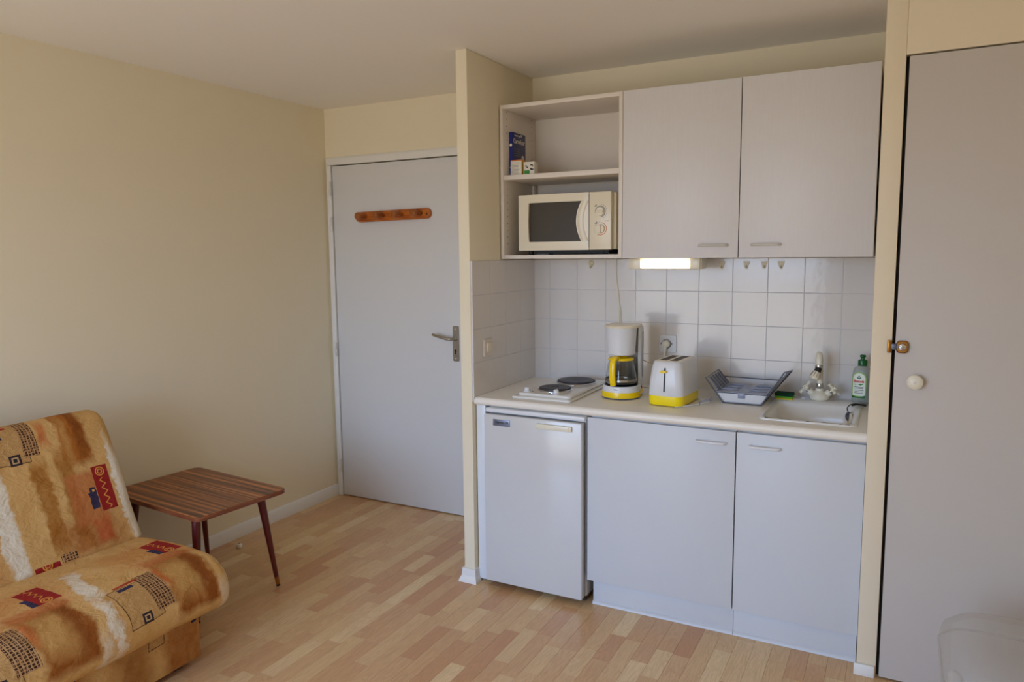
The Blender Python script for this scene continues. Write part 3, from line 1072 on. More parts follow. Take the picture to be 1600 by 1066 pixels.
b = B(); loft(b, [[(.068, .030, z), (.076, .040, z), (.074, .105, z), (-.045, .107, z), (-.050, .060, z), (0, .078, z), (.050, .060, z)] for z in (.054, .310)])
part('water_tank', b, 'white2', cm, world=False)
b = B(); tube(b, [(.0755, .088, .08), (.0755, .088, .29)], .0030, 8); part('level_window', b, 'greyp', cm, world=False)
b = B(); lathe(b, [(0, .193), (.058, .193), (.0615, .197), (.0685, .305), (.0705, .312), (0, .312)], c=(0, -.008, 0), seg=44); part('filter_basket', b, 'white2', cm, world=False)
b = B(); lathe(b, [(0, .186), (.012, .186), (.013, .194), (0, .194)], c=(0, -.008, 0)); part('drip_outlet', b, 'dark', cm, world=False)
b = B(); loft(b, [[(p[0] * s_, p[1] * s_, z) for p in dsec(.073, .10, z, .066)] for s_, z in ((1, .310), (1.02, .314), (1.02, .319), (.97, .3225))]); part('lid', b, 'cream', cm, world=False)
# jug
jg = [(.0, .0605), (.060, .0605), (.0680, .065), (.0710, .076), (.0695, .092), (.0615, .135), (.0545, .163), (.0535, .170)]
b = B(); lathe(b, jg + [(.0522, .170), (.0532, .163), (.0602, .135), (.0682, .092), (.0695, .077), (.067, .067), (.059, .0625), (0, .0625)], c=(0, -.008, 0), seg=44)
part('glass_jug', b, 'glass', cm, world=False, smooth=60)
b = B(); lathe(b, [(0, .186), (.026, .186), (.030, .182), (.053, .179), (.057, .174), (.057, .169), (.051, .168), (0, .170)], c=(0, -.008, 0), seg=40); part('jug_lid', b, 'yellow', cm, world=False)
b = B()
hp = [(-.004, -.052, .180), (-.010, -.080, .182), (-.013, -.097, .168), (-.0135, -.103, .130), (-.013, -.102, .095), (-.012, -.094, .066)]
cv = curve(hp, 7)
rr = []
for i, p in enumerate(cv):
    a = cv[max(0, i - 1)]; c_ = cv[min(len(cv) - 1, i + 1)]
    d = (c_ - a).normalized(); u = Vector((1, -.22, 0)).normalized(); w = d.cross(u).normalized()
    rr.append([p + u * x * .0125 + w * y * .0085 for x, y in ((-1, -.6), (-.7, -1), (.7, -1), (1, -.6), (1, .6), (.7, 1), (-.7, 1), (-1, .6))])
loft(b, rr)
part('jug_handle', b, 'yellow', cm, world=False, smooth=60)
b = B()
lathe(b, [(.0712, .076), (.0722, .077), (.0712, .086), (.0702, .087)], c=(0, -.008, 0), seg=40); part('jug_band', b, 'steel', cm, world=False)
text('brand_mark', 'elsea', .008, 'ink', bs, (-.004, -.0836, .045), FRONT, world=False, ext=.0008)
b = B(); box(b, (.0735, .060, .030), (.078, .072, .044), .002); part('power_switch', b, 'red', cm, world=False)
part('power_cord', (lambda b: (tube(b, curve([(.655, -.238, HT + .03), (.670, -.19, HT + .022), (.690, -.15, HT + .005), (.720, -.17, HT + .004), (.700, -.11, HT + .004), (.66, -.07, HT + .004)]), .003, 8), b)[1])(B()), 'switch', cm)
part('lead', (lambda b: (tube(b, curve([(.655, -.235, HT + .16), (.69, -.19, HT + .135), (.74, -.12, HT + .125), (.78, -.06, HT + .10), (.80, -.03, HT + .004)]), .0022, 8), b)[1])(B()), 'edge', cm)

# ------------------------------------------------------------------ toaster (local, -y is the lever end)
tr = thing('toaster', (.842, -.355, HT + .0004), 'white toaster with two slots and a yellow base', 'toaster', rz=R(-4))
def ts(z, hw, hl, r=.035):
    return rrect(-hw, hw, -hl, hl, r, z, 6)
b = B(); loft(b, [ts(.003, .070, .118), ts(.005, .074, .122), ts(.020, .0765, .125), ts(.044, .0760, .1245)]); part('yellow_base', b, 'yglow', tr, world=False)
b = B(); rings = [ts(.044, .0760, .1245), ts(.0445, .0770, .1250), ts(.10, .0745, .122), ts(.150, .0690, .117), ts(.176, .0635, .112), ts(.184, .0600, .108, .03), ts(.187, .0560, .104, .028)]
loft(b, rings); sh_ = part('shell', b, 'white2', tr, world=False, smooth=60)
b = B(); loft(b, [ts(.1865, .0540, .102, .026), ts(.1885, .0530, .101, .026), ts(.1890, .0500, .098, .024)]); part('top_plate', b, 'cream', tr, world=False)
for x in (-.022, .024):
    b = B(); box(b, (x - .0145, -.078, .1880), (x + .0145, .082, .1895)); part('slot', b, 'dark', tr, world=False)
b = B()
for x in (-.022, .024):
    for q in (-1, 1):
        tube(b, [(x + q * .0155, -.080, .1892), (x + q * .0155, .084, .1892)], .0012, 6)
    for k in range(7):
        tube(b, [(x - .013, -.07 + k * .024, .1894), (x + .013, -.07 + k * .024, .1894)], .0007, 4)
part('slot_wire', b, 'steel', tr, world=False, kind='stuff')
b = B()
loft(b, [[(x, y, z) for x, y in ((-.0032, yo), (.0032, yo), (.0032, yo + .01), (-.0032, yo + .01))] for z, yo in ((.062, -.1249), (.10, -.1228), (.162, -.1162))]); part('lever_slot', b, 'ink', tr, world=False)
b = B(); box(b, (-.016, -.134, .143), (.010, -.118, .152), .003); part('lever', b, 'yellow', tr, world=False)
for x in (-.05, .05):
    for y in (-.09, .09):
        b = B(); cyl(b, (x, y, .0004), (x, y, .0045), .010, seg=14); part('foot', b, 'dark', tr, world=False)
b = B(); tube(b, curve([(.905, -.250, HT + .012), (.935, -.27, HT + .0045), (.965, -.29, HT + .004), (.985, -.325, HT + .004), (.965, -.365, HT + .004), (.935, -.420, HT + .004), (.905, -.455, HT + .004), (.880, -.478, HT + .004)]), .0032, 8)
part('power_cord', b, 'white2', tr)
b = B(); tube(b, curve([(.985, -.30, HT + .012), (1.0, -.34, HT + .030), (1.005, -.375, HT + .022), (.975, -.355, HT + .018), (.955, -.36, HT + .008), (.960, -.385, HT + .004)]), .0025, 6)
part('power_cord', b, 'greyp', tr)

# ------------------------------------------------------------------ dish rack
dk = thing('dish_rack', (1.115, -.18, HT), 'folding dish drainer with grey wire frame and slanted grey sides', 'dish rack')
yf, yb = -.298, -.050
def wp(b, pts, closed=False, r=.0028):
    tube(b, pts, r, 8, closed)
b = B()
for y in (yf, yb):
    k = 0
    b = B(); wp(b, [(.963, y, HT + .104), (1.0365, y, HT + .0035), (1.193, y, HT + .0035), (1.281, y, HT + .148 if y == yf else HT + .12)])
    part('wire_frame', b, 'wire', dk)
for q in ([(.963, yf, HT + .104), (.963, yb, HT + .104)], [(1.281, yf, HT + .148), (1.281, yb, HT + .12)], [(.985, yb, HT + .075), (1.235, yb, HT + .072)], [(1.0365, yf, HT + .0035), (1.0365, yb, HT + .0035)], [(1.193, yf, HT + .0035), (1.193, yb, HT + .0035)]):
    b = B(); wp(b, q, r=.0026); part('cross_wire', b, 'wire', dk)
# mid level grey shelf with a notch at its front
b = B()
zt = HT + .049
poly = [(1.006, yf + .004), (1.085, yf + .004), (1.092, yf - .004 + .0), (1.098, yf - .004), (1.127, yf - .004), (1.134, yf + .004), (1.214, yf + .004), (1.207, yb - .005), (1.150, yb - .005), (1.140, yb - .045), (1.105, yb - .045), (1.095, yb - .005), (1.013, yb - .005)]
prism(b, poly, 'z', zt - .0025, zt)
box(b, (1.098, yf - .001, HT + .026), (1.127, yf + .001, zt - .003), .0008)
part('plate_shelf', b, 'greyp', dk)
b = B()
for x0, x1 in ((1.012, 1.09), (1.140, 1.205)):
    for y in (yf + .06, yf + .12, yf + .18):
        box(b, (x0, y, zt), (x1, y + .004, zt + .004), .001)
part('shelf_rib', b, 'greyp', dk, kind='stuff')
# slanted side panels
b = B()
loft(b, [[(.968, yf + .03, HT + .100), (.968, yb, HT + .100), (.971, yb, HT + .101), (.971, yf + .03, HT + .101)], [(1.010, yf + .03, HT + .046), (1.010, yb, HT + .046), (1.013, yb, HT + .047), (1.013, yf + .03, HT + .047)]])
part('left_side_panel', b, 'greyp', dk)
b = B()
for k in range(5):
    y = yf + .05 + k * .045
    tube(b, [(.972, y, HT + .103), (1.016, y, HT + .050)], .002, 6)
part('side_rib', b, 'wire', dk, kind='stuff')
b = B()
for y0, y1 in ((yf, yf + .09), (yf + .15, yb)):
    loft(b, [[(1.272, y0, HT + .130), (1.272, y1, HT + .115), (1.275, y1, HT + .115), (1.275, y0, HT + .130)], [(1.217, y0, HT + .046), (1.217, y1, HT + .046), (1.220, y1, HT + .046), (1.220, y0, HT + .046)]])
loft(b, [[(1.240, yf, HT + .083), (1.240, yb, HT + .083), (1.243, yb, HT + .083), (1.243, yf, HT + .083)], [(1.217, yf, HT + .046), (1.217, yb, HT + .046), (1.220, yb, HT + .046), (1.220, yf, HT + .046)]])
part('right_side_panel', b, 'greyp', dk)
b = B()
V = loft(b, [rrect(1.008, 1.220, yf + .002, yb - .004, .01, HT + .043), rrect(1.036, 1.194, yf + .004, yb - .004, .01, HT + .006), rrect(1.040, 1.190, yf + .010, yb - .010, .01, HT + .0085), rrect(1.010, 1.217, yf + .006, yb - .008, .01, HT + .0435)], cap=False)
b.faces.new(V[2]); b.faces.new(V[1][::-1])
part('drip_tray', b, 'white2', dk)

# ------------------------------------------------------------------ sponge, bottle
sg = thing('sponge', (1.262, -.125, HT), 'yellow kitchen sponge with a dark green scouring side', 'sponge', rz=R(-4))
b = B(); box(b, (-.036, -.022, .0005), (.036, .022, .013), .003); part('foam', b, 'spong', sg, world=False)
b = B(); box(b, (-.0362, -.0222, .013), (.0362, .0222, .0205), .002); part('middle_layer', b, 'lime', sg, world=False)
b = B(); box(b, (-.037, -.023, .0205), (.037, .023, .036), .004); part('scouring_pad', b, 'green', sg, world=False)

bo = thing('soap_bottle', (1.5585, -.080, HT), 'clear washing up liquid bottle with green cap and white label', 'bottle', rz=R(-10))
b = B()
def bsec(w, d, z, n=28):
    out = []
    for i in range(n):
        a = 2 * math.pi * i / n
        c_, s_ = math.cos(a), math.sin(a)
        out.append((w * math.copysign(abs(c_) ** .72, c_), d * math.copysign(abs(s_) ** .72, s_), z))
    return out
bz = HT * 0 + .0068
loft(b, [bsec(.034, .018, bz), bsec(.0365, .020, bz + .004), bsec(.0370, .0215, .06), bsec(.0365, .0215, .125), bsec(.0345, .0205, .142), bsec(.0285, .0180, .154), bsec(.020, .0150, .160), bsec(.0125, .0125, .163), bsec(.0125, .0125, .168)])
part('bottle_body', b, 'soap', bo, world=False, smooth=60)
b = B(); lathe(b, [(0, .163), (.0175, .163), (.0180, .166), (.0180, .183), (.0165, .187), (.0080, .190), (.0080, .196), (.0118, .201), (.0118, .206), (.008, .209), (0, .209)]); part('cap', b, 'capg', bo, world=False)
lx = -.006
def bottle_y(x):
    return -.0215 * max(.0, 1 - abs(x / .0370) ** 2.78) ** (1 / 2.78)
def wrap(b, x0, x1, lo, hi, off, n=14):
    """a label piece following the bottle face between the heights lo(x) and hi(x)"""
    xs_ = [x0 + (x1 - x0) * i / n for i in range(n + 1)]
    loft(b, [[(x, bottle_y(x) - off, lo(x)), (x, bottle_y(x) - off, hi(x)), (x, bottle_y(x) + .003, hi(x)), (x, bottle_y(x) + .003, lo(x))] for x in xs_])
def dome(w, z1):
    return lambda x: z1 - w * .9 + w * .9 * math.sqrt(max(0, 1 - ((x - lx) / w) ** 2))
b = B(); wrap(b, lx - .0275, lx + .0275, lambda x: .028, dome(.0276, .137), .0005); la = part('label', b, 'lgreen', bo, world=False)
b = B(); wrap(b, lx - .0240, lx + .0240, lambda x: .038, dome(.0241, .133), .0010); part('label_panel', b, 'label', la, world=False)
b = B(); wrap(b, lx - .0265, lx + .0265, lambda x: .029, lambda x: .034 + .006 * ((x - lx) / .026) ** 2 + .002 * (x - lx) / .026, .0013); part('label_swoosh', b, 'capg', la, world=False)
text('label_lettering', 'Rainett', .0165, 'red', la, (lx, -.0232, .099), FRONT, world=False, ext=.0006, bold=.0003, sx=.84)
b = B()
prism(b, [(lx - .009, .113), (lx, .108), (lx + .009, .113), (lx + .006, .118), (lx, .113), (lx - .006, .118)], 'y', -.0238, -.022)
prism(b, [(lx - .004, .120), (lx, .125), (lx + .004, .120), (lx, .117)], 'y', -.0238, -.022)
part('label_emblem', b, 'capg', la, world=False)
b = B(); prism(b, [(lx - .004, .086), (lx + .006, .090), (lx + .018, .087), (lx + .006, .082)], 'y', -.0237, -.022); prism(b, [(lx - .018, .088), (lx - .008, .086), (lx - .012, .083)], 'y', -.0237, -.022); part('label_leaf', b, 'gcard', la, world=False)
b = B()
for z, w_ in ((.075, .018), (.070, .016), (.062, .019), (.056, .015), (.050, .017)):
    box(b, (lx - w_, -.0236, z - .0009), (lx + w_, -.022, z + .0009))
part('label_print', b, 'inkg', la, world=False, kind='stuff')

# ------------------------------------------------------------------ things on the tiled wall
lp = thing('under_cabinet_light', (.77, -.2, ZB), 'lit white strip lamp fixed under the wall cupboard', 'lamp')
b = B(); box(b, (.597, -.250, 1.4385), (.652, -.14, ZB - .002), .003); box(b, (.872, -.250, 1.4385), (.9165, -.14, ZB - .002), .003); box(b, (.652, -.240, 1.478), (.872, -.14, ZB - .002), .001); box(b, (.652, -.20, 1.4385), (.872, -.14, ZB - .01), .001); box(b, (.652, -.248, 1.4385), (.872, -.20, 1.4425), .001); part('housing', b, 'cream', lp)
b = B(); box(b, (.9165, -.243, 1.442), (.922, -.15, ZB - .004), .002); part('end_cap', b, 'cream', lp)
b = B(); box(b, (.652, -.250, 1.4435), (.872, -.21, 1.4775), .006); part('lamp_tube', b, 'tube', lp)
b = B(); tube(b, curve([(.452, -.012, ZB), (.452, -.012, 1.40), (.458, -.011, 1.35), (.468, -.011, 1.26), (.470, -.011, 1.10), (.49, -.011, .95), (.50, -.015, HT + .004)]), .0042, 8)
tube(b, curve([(.456, -.012, 1.38), (.462, -.012, 1.30), (.477, -.012, 1.22), (.478, -.012, 1.10)]), .003, 8)
tag(part('lamp_cord', b, 'ivory'), 'pale double cord running down the tiles behind the coffee maker', 'cord')

for i, (x, lab) in enumerate(((.958, 'first small beige adhesive hook right of the strip lamp'), (1.066, 'second small beige adhesive hook right of the strip lamp'), (1.143, 'third small beige hook right of the strip lamp, beside a tile joint'), (1.214, 'last small beige adhesive hook, nearest the sink end'))):
    hk = thing('wall_hook', (x, -.0105, 1.45), lab, 'hook', 'beige hooks on the tiles')
    b = B(); prism(b, [(x - .015, 1.468), (x + .015, 1.468), (x + .0045, 1.434), (x - .0045, 1.434)], 'y', -.0132, -.0092); part('backing', b, 'creamd', hk)
    b = B(); tube(b, curve([(x, -.012, 1.452), (x, -.019, 1.442), (x, -.026, 1.440), (x, -.028, 1.447)]), .0024, 6); part('hook', b, 'creamd', hk)
hk = thing('wall_hook', (.322, -.0105, 1.455), 'round beige hook alone on the tiles under the microwave shelf', 'hook', 'beige hooks on the tiles')
b = B(); lathe(b, [(0, 0), (.014, 0), (.014, .002), (.011, .004), (0, .005)], frame=(Vector((.322, -.0092, 1.462)), Vector((0, -1, 0)))); part('backing', b, 'creamd', hk)
b = B(); tube(b, curve([(.322, -.013, 1.460), (.322, -.018, 1.445), (.322, -.026, 1.438), (.322, -.030, 1.446)]), .003, 6); part('hook', b, 'creamd', hk)

so = thing('wall_socket', (.712, -.009, 1.08), 'white wall socket with a plug in it, above the toaster', 'socket')
b = B(); slab(b, -.041, .041, -.041, .041, 0, .009, .006, .002); bmesh.ops.transform(b, matrix=Matrix.Translation((.715, -.0085, 1.080)) @ FRONT.to_4x4(), verts=b.verts); part('face_plate', b, 'white2', so)
b = B(); lathe(b, [(.0205, 0), (.0225, .002), (.0205, .003), (.019, 0)], frame=(Vector((.709, -.017, 1.079)), Vector((0, -1, 0)))); part('socket_ring', b, 'inkg', so)
for x in (.683, .735):
    b = B(); cyl(b, (x, -.0165, 1.080), (x, -.019, 1.080), .0026, seg=10); part('screw', b, 'ink', so)
pgx = thing('plug', (.709, -.02, 1.078), 'white plug with cord pushed into the wall socket', 'plug')
b = B(); lathe(b, [(0, 0), (.0185, 0), (.0185, .014), (.016, .024), (.010, .028), (0, .028)], frame=(Vector((.709, -.0205, 1.079)), Vector((0, -1, 0)))); tube(b, [(.709, -.036, 1.075), (.709, -.044, 1.060), (.709, -.044, 1.040)], .010, 12, r1=.006); part('plug_body', b, 'ivory', pgx, smooth=60)
b = B(); tube(b, curve([(.709, -.044, 1.045), (.706, -.044, 1.02), (.704, -.04, .98), (.705, -.05, .92), (.712, -.10, HT + .006), (.75, -.16, HT + .004)]), .0035, 8); part('cord', b, 'ivory', pgx)

sw = thing('light_switch', (.0085, -.512, 1.085), 'square cream light switch on the partition tiles', 'switch')
b = B(); slab(b, -.041, .041, -.041, .041, 0, .010, .006, .003); bmesh.ops.transform(b, matrix=Matrix.Translation((.0085, -.512, 1.085)) @ RIGHT.to_4x4(), verts=b.verts); part('plate', b, 'switch', sw)
b = B(); box(b, (-.022, -.022, .009), (.024, .022, .0145), .002, rot=None); bmesh.ops.transform(b, matrix=Matrix.Translation((.0085, -.508, 1.087)) @ RIGHT.to_4x4() @ Matrix.Rotation(R(4), 4, 'X'), verts=b.verts); part('rocker', b, 'cream', sw)

# ------------------------------------------------------------------ microwave (world coordinates)
mx0, mx1, mz0, mz1, my = .086, .546, 1.5265, 1.781, -.330
mw = thing('microwave', (.32, -.18, ZB + .0175), 'cream microwave oven with dark window and two dials', 'microwave')
b = B(); box(b, (mx0 + .006, my + .018, mz0 + .002), (.560, -.03, mz1 - .003), .004); part('body', b, 'creamd', mw)
# door: frame around a window whose right side curves inwards
def mwprism(b, poly, y0, y1):
    prism(b, poly, 'y', y0, y1)
wx0, wx1, wz0, wz1 = .139, .407, 1.5655, 1.744
dx1 = .4405
def wright(z):
    t = (z - wz0) / (wz1 - wz0) * 2 - 1
    return wx1 - .026 * (1 - t * t)
n_ = 14
b = B()
def leftx(z):
    t = (z - wz0) / (wz1 - wz0) * 2 - 1
    return wx0 + .004 * t * t
zs = [wz0 + (wz1 - wz0) * k / n_ for k in range(n_ + 1)]
inner = [(wright(z), z) for z in zs] + [(leftx(z), z) for z in zs[::-1]]
outer = [(dx1, mz0 + (mz1 - mz0) * k / n_) for k in range(n_ + 1)] + [(mx0, mz0 + (mz1 - mz0) * k / n_) for k in range(n_, -1, -1)]
def face_y(x):          # the door bulges a little at its left edge
    t = max(0, (.14 - x) / .055)
    u_ = max(0, (x - .405) / .035)
    return my - .010 + .008 * t * t - .004 * (1 - u_) * (1 if x > .37 else 0)
k_ = len(inner)
vo = [b.verts.new((x, face_y(x), z)) for x, z in outer]
vb = [b.verts.new((x, my + .018, z)) for x, z in outer]
vi = [b.verts.new((x, face_y(x), z)) for x, z in inner]
vj = [b.verts.new((x, my + .002, z)) for x, z in inner]
for i in range(k_):
    j = (i + 1) % k_
    b.faces.new((vo[i], vo[j], vi[j], vi[i])); b.faces.new((vi[i], vi[j], vj[j], vj[i])); b.faces.new((vb[i], vb[j], vo[j], vo[i]))
dm = part('door', b, 'cream', mw, smooth=30)
b = B(); prism(b, [(x, z) for x, z in inner], 'y', my + .001, my + .006); part('window', b, 'mwglass', dm)
b = B()
gr = [(wright(z) , z) for z in zs]
loft(b, [[(x - .001, my - .012, z), (x + .018, my - .020, z), (x + .034, my - .014, z), (x + .034, my - .008, z), (x - .001, my - .004, z)] for x, z in gr]); part('door_grip', b, 'cream', dm, smooth=60)
b = B(); box(b, (dx1 + .001, my - .010, mz0), (mx1, my + .018, mz1), .004); cp = part('control_panel', b, 'cream', mw)
b = B(); box(b, (dx1 - .0006, my - .0108, mz0 + .01), (dx1 + .0016, my - .0095, mz1 - .01)); part('door_seam', b, 'inkg', mw)
def arc(b, c, r, a0, a1, w_=.0013, n=24):
    pts = [(c[0] + r * math.cos(R(a0 + (a1 - a0) * i / n)), my - .0104, c[1] + r * math.sin(R(a0 + (a1 - a0) * i / n))) for i in range(n + 1)]
    tube(b, pts, w_, 5)
k1, k2 = (.4955, 1.694), (.4975, 1.6185)
b = B(); arc(b, k1, .0235, -80, 190); 
for a in range(-60, 90, 20):
    arc(b, (k1[0] + .031 * math.cos(R(a)), k1[1] + .031 * math.sin(R(a))), .0018, 0, 360, .0005, 6)
part('dial_scale', b, 'plate', cp, kind='stuff')
b = B(); arc(b, k2, .027, -120, 80); box(b, (.516, my - .0110, 1.651), (.534, my - .0098, 1.6535)); part('dial_scale', b, 'orange', cp)
b = B()
for c_ in (k1, k2):
    x, z = c_[0] - .024, c_[1] + .027
    prism(b, [(x - .006, z - .004), (x + .006, z - .004), (x + .006, z + .006), (x, z - .0005)], 'y', my - .011, my - .0098)
for a in range(100, 250, 18):
    x, z = k2[0] + .030 * math.cos(R(a)), k2[1] + .030 * math.sin(R(a)); box(b, (x - .002, my - .011, z - .0008), (x + .002, my - .0098, z + .0008))
part('dial_print', b, 'inkg', cp, kind='stuff')
for c_, ang in ((k1, 0), (k2, 90)):
    b = B(); lathe(b, [(0, 0), (.0200, 0), (.0195, .006), (.0180, .009), (0, .009)], frame=(Vector((c_[0], my - .0105, c_[1])), Vector((0, -1, 0))), seg=28)
    box(b, (c_[0] - .018, my - .027, c_[1] - .0045), (c_[0] + .018, my - .018, c_[1] + .0045), .003, rot=Matrix.Rotation(R(ang), 3, 'Y'))
    part('dial', b, 'cream', cp, smooth=40)
for x in (.13, .50):
    for y in (-.29, -.07):
        b = B(); cyl(b, (x, y, ZB + .018), (x, y, mz0 + .003), .012, seg=14); part('foot', b, 'dark', mw)
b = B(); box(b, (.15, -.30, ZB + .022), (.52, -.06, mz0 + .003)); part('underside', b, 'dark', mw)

# ------------------------------------------------------------------ boxes on the shelf
SZ = 1.875
bb = thing('cardboard_box', (.027, -.23, SZ), 'tall flat navy blue packet with white lettering, standing against the shelf side', 'box')
b = B(); box(b, (.0235, -.300, SZ + .0003), (.0400, -.165, SZ + .205), .0008); cb_ = part('carton', b, 'navy', bb)
pbox('spine', (.0237, -.3006, SZ + .001), (.0398, -.3000, SZ + .2045), 'blue', bb, bev=0)
text('brand_lettering', 'Carrefour', .031, 'card', cb_, (.0403, -.232, SZ + .166), RIGHT, sx=.92, bold=.0004)
text('lettering', 'freezer bags', .015, 'card', cb_, (.0403, -.250, SZ + .193), RIGHT, sx=.8).data.name = 'lettering'
text('spine_lettering', 'Carrefour', .016, 'card', cb_, (.0316, -.3010, SZ + .035), Matrix(((0, -1, 0), (0, 0, -1), (1, 0, 0))), sx=.9)
b = B()
for k in range(4):
    box(b, (.0400, -.284, SZ + .128 - k * .010), (.0404, -.225 + (k % 2) * .006, SZ + .131 - k * .010))
part('printed_line', b, 'inkg', cb_, kind='stuff')
b = B(); cyl(b, (.0398, -.195, SZ + .092), (.0406, -.195, SZ + .092), .014, seg=24); part('printed_circle', b, 'card', cb_)
b = B(); cyl(b, (.0398, -.21, SZ + .196), (.0405, -.21, SZ + .196), .006, seg=16); part('printed_circle', b, 'card', cb_)
b = B(); cyl(b, (.0318, -.3004, SZ + .145), (.0318, -.3012, SZ + .145), .0068, seg=20); part('spine_circle', b, 'card', cb_)
b = B(); prism(b, [(-.27 + .045 * math.cos(R(a)) + .045, SZ + .045 + .025 * math.sin(R(a))) for a in range(0, 361, 20)], 'x', .0400, .0404); part('printed_picture', b, 'creamd', cb_)
yb_ = thing('cardboard_box', (.075, -.30, SZ), 'small white carton with yellow side and orange top edge, in front of the blue packet', 'box')
b = B(); box(b, (.0425, -.325, SZ + .0003), (.0985, -.285, SZ + .0715), .0006); c2 = part('carton', b, 'card', yb_)
b = B(); box(b, (.0985, -.3245, SZ + .001), (.0991, -.2855, SZ + .071)); part('yellow_side', b, 'ycard', yb_)
b = B(); box(b, (.0427, -.3256, SZ + .067), (.0983, -.3250, SZ + .0712)); box(b, (.0425, -.325, SZ + .0715), (.0985, -.285, SZ + .0719)); part('orange_edge', b, 'orange', yb_)
text('side_lettering', 'VANCE', .017, 'gcard', c2, (.0993, -.305, SZ + .038), Matrix(((0, 0, 1), (0, -1, 0), (1, 0, 0))), sx=.8, bold=.0004)
b = B()
for k in range(9):
    box(b, (.047, -.3255, SZ + .010 + k * .006), (.047 + rnd.uniform(.030, .047), -.3249, SZ + .0112 + k * .006))
part('printed_line', b, 'inkg', c2, kind='stuff')
wb = thing('cardboard_box', (.13, -.31, SZ), 'small white carton with green patch, right of the yellow sided one', 'box')
b = B(); box(b, (.104, -.315, SZ + .0003), (.160, -.275, SZ + .060), .0006); c3 = part('carton', b, 'card', wb)
b = B(); box(b, (.108, -.3156, SZ + .006), (.136, -.3150, SZ + .022)); part('green_patch', b, 'gcard', c3)
b = B()
for x, z, w_ in ((.118, .042, .005), (.124, .036, .004), (.146, .046, .007), (.152, .040, .004), (.148, .026, .008), (.143, .030, .004)):
    box(b, (x - w_, -.3156, SZ + z - .003), (x + w_, -.3150, SZ + z + .002), 0)
part('black_print', b, 'ink', c3, kind='stuff')

# ------------------------------------------------------------------ small table
tb = thing('side_table', (-1.080, -1.255, 0), 'low side table with striped rosewood top and splayed dark red legs', 'table', rz=R(-5.2))
TZ = .470
b = B(); slab(b, -.3325, .3325, -.2275, .2275, TZ - .020, TZ - .0012, .032, .002, 8); part('table_edge', b, 'tedge', tb, world=False)
b = B(); slab(b, -.3305, .3305, -.2255, .2255, TZ - .0012, TZ, .030, .0006, 8); part('table_top', b, 'rosewood', tb, world=False)
for sx_ in (-1, 1):
    for sy_ in (-1, 1):
        p0 = Vector((sx_ * .222, sy_ * .160, TZ - .020)); p1 = Vector((sx_ * .262, sy_ * .206, 0))
        d = p1 - p0
        b = B(); cyl(b, p0, p0 + d * .90, .0190, .0102, seg=20)
        lg = part('leg', b, 'legs', tb, world=False)
        b = B(); cyl(b, p0 + d * .90, p0 + d * .982, .0104, .0086, seg=20); part('ferrule', b, 'brass', lg, world=False)
        b = B(); cyl(b, p0 + d * .982, p1 + Vector((0, 0, .0006)), .0088, .0088, seg=16); part('foot_tip', b, 'dark', lg, world=False)
        b = B(); lathe(b, [(0, -.004), (.026, -.004), (.026, 0), (0, 0)], c=(p0.x, p0.y, TZ - .020), seg=20); part('leg_mount', b, 'legs', tb, world=False)

b = B(); lathe(b, [(0, 0), (.010, .0005), (.0150, .006), (.0155, .012), (.0125, .020), (.006, .0235), (0, .024)], c=(-1.312, -.838, 0), seg=20)
st = thing('door_stop', (-1.312, -.838, 0), 'tiny white round stopper on the floor under the side table', 'door stop')
part('cap', b, 'trim', st)
b = B(); cyl(b, (-1.312, -.838, .0225), (-1.312, -.838, .0255), .005, seg=12); part('screw', b, 'inkg', st)

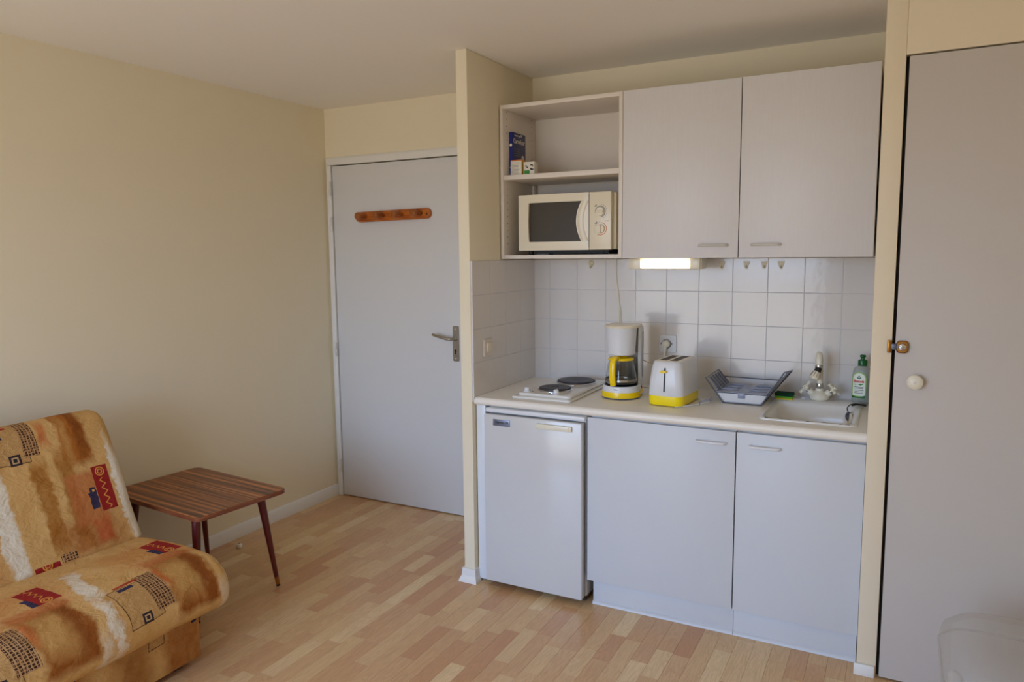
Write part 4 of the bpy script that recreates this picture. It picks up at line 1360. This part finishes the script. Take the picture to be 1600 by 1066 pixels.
# ------------------------------------------------------------------ sofa bed
so_ = thing('sofa_bed', (-.95, -2.4, 0), 'sofa bed in ochre quilted cover printed with red, navy and plaid patches', 'sofa')
YE, YE2 = -1.600, -3.45
def cushion(name, prof, t_start, mat, ye, r, ys_extra, bulge=.0, rc=.05):
    """prof: list of (x,z), closed; uv t = arclength from prof[t_start]"""
    P = [Vector((p[0], p[1])) for p in prof]
    Q = curve([(p.x, p.y, 0) for p in P] + [(P[0].x, P[0].y, 0)], 5)[:-1]
    Q = [Vector((q.x, q.y)) for q in Q]
    k = len(Q)
    i0 = t_start * 5
    acc = [0] * k
    t = 0
    for i in range(1, k):
        t += (Q[(i0 + i) % k] - Q[(i0 + i - 1) % k]).length
        acc[(i0 + i) % k] = t
    # normals (outward for the orientation used)
    cen = sum(Q, Vector((0, 0))) / k
    N = []
    for i in range(k):
        d = Q[(i + 1) % k] - Q[i - 1]
        nn = Vector((d.y, -d.x)).normalized()
        if nn.dot(Q[i] - cen) < 0:
            nn = -nn
        N.append(nn)
    ys = [r * (1 - math.cos(R(a))) for a in (0, 15, 30, 45, 60, 75, 90)]
    ins = [r * (1 - math.sin(R(a))) for a in (0, 15, 30, 45, 60, 75, 90)]
    S_ = [(ye - y, i_) for y, i_ in zip(ys, ins)]
    y = ye - r - .04
    while y > YE2 + r:
        S_.append((y, 0)); y -= .05
    S_.append((YE2 + r, 0)); S_ += [(YE2 + y_, i_) for y_, i_ in list(zip(ys, ins))[::-1]][1:]
    b = B()
    uvl = b.loops.layers.uv.new('UVMap')
    rows = []
    import mathutils.noise as mn
    for (y, i_) in S_:
        row = []
        for j in range(k):
            q = Q[j] - N[j] * i_
            w_ = mn.noise(Vector((q.x * 5, y * 5, q.y * 5))) * .006 + mn.noise(Vector((q.x * 14, y * 14, q.y * 14))) * .003
            q = q + N[j] * (w_ if i_ < r * .9 else 0)
            row.append(b.verts.new((q.x, y, q.y)))
        rows.append(row)
    def uv(vert_row, j):
        return (ye - S_[vert_row][0] + 0, acc[j % k] + (0))
    for a in range(len(rows) - 1):
        for j in range(k):
            j2 = (j + 1) % k
            f = b.faces.new((rows[a][j], rows[a][j2], rows[a + 1][j2], rows[a + 1][j]))
            tj = acc[j]; tj2 = acc[j2] if acc[j2] or j2 != i0 % k else t
            if j2 == i0 % k:
                tj2 = t + .03
            for l, (ra, tt) in zip(f.loops, ((a, tj), (a, tj2), (a + 1, tj2), (a + 1, tj))):
                l[uvl].uv = (ye - S_[ra][0], tt)
    for row in (rows[0], rows[-1]):
        f = b.faces.new(row if row is rows[0] else row[::-1])
        for l in f.loops:
            l[uvl].uv = (l.vert.co.x * .5 + .5, l.vert.co.z * .6)
    return part(name, b, mat, so_, smooth=70)
seat_prof = [(-.97, .403), (-.86, .412), (-.73, .416), (-.62, .412), (-.55, .395), (-.500, .355), (-.476, .300), (-.484, .245), (-.530, .208), (-.60, .200), (-.80, .200), (-1.02, .205), (-1.05, .30), (-1.02, .385)]
cushion('seat_cushion', seat_prof, 0, 'seatfab', YE, .045, None)
back_prof = [(-.969, .402), (-1.012, .505), (-1.057, .615), (-1.103, .725), (-1.145, .825), (-1.175, .875), (-1.215, .896), (-1.262, .892), (-1.300, .850), (-1.290, .78), (-1.245, .65), (-1.19, .52), (-1.14, .40), (-1.08, .345), (-1.01, .35)]
cushion('back_cushion', back_prof, 0, 'backfab', YE, .040, None)
def uvbox(name, lo, hi, mat, bev, so=0, to=0, parent=None):
    b = B(); box(b, lo, hi, bev)
    uvl = b.loops.layers.uv.new('UVMap')
    for f in b.faces:
        for l in f.loops:
            c_ = l.vert.co
            l[uvl].uv = (YE - c_.y + so + (c_.x * .8 if abs(f.normal.y) > .7 else 0), .62 - c_.z + to)
    return part(name, b, mat, parent or so_)
uvbox('base_cover', (-1.16, YE2 + .08, .032), (-.565, -1.69, .212), 'basefab', .006)
for x in (-.63, -1.10):
    for y in (-1.76, YE2 + .15):
        b = B(); box(b, (x - .02, y - .02, 0.0003), (x + .02, y + .02, .033), .002); part('foot', b, 'dark', so_)
b = B(); box(b, (-1.30, YE2 + .1, .10), (-1.10, -1.72, .40)); part('hinge_frame', b, 'dark', so_)

# ------------------------------------------------------------------ clear plastic tub at lower right
tu = thing('plastic_tub', (2.08, -1.12, 0), 'cloudy clear plastic tub in front of the closet door', 'tub')
b = B()
def tsec(e, z, r):
    return rrect(1.835 + e, 2.40 - e, -1.33 + e, -.90 - e, max(r, .02), z, 8)
rings = [tsec(.05, .004, .05), tsec(.03, .012, .07), tsec(.02, .10, .08), tsec(.005, .33, .10), tsec(.0, .372, .10), tsec(.006, .400, .10), tsec(.026, .424, .10), tsec(.06, .440, .09), tsec(.10, .446, .08)]
loft(b, rings)
part('tub_body', b, 'tub', tu, smooth=70)
b = B(); lathe(b, [(0, 0), (.021, 0), (.024, .005), (.020, .012), (.010, .016), (0, .017)], frame=(Vector((1.862, -1.300, .385)), Vector((-.6, -.65, .45)).normalized()), sx=.8, sy=1.25, seg=28); part('corner_boss', b, 'tub', tu, smooth=60)
b = B(); lathe(b, [(0, 0), (.021, 0), (.024, .005), (.020, .012), (.010, .016), (0, .017)], frame=(Vector((1.860, -1.300, .322)), Vector((-.65, -.75, -.05)).normalized()), sx=.8, sy=1.1, seg=28); part('corner_boss', b, 'tub', tu, smooth=60)
b = B(); tube(b, [(x, y, z + .0) for x, y, z in rrect(1.835, 2.40, -1.33, -.90, .10, .352, 8)], .004, 6, closed=True); part('rim', b, 'tub', tu, smooth=60)
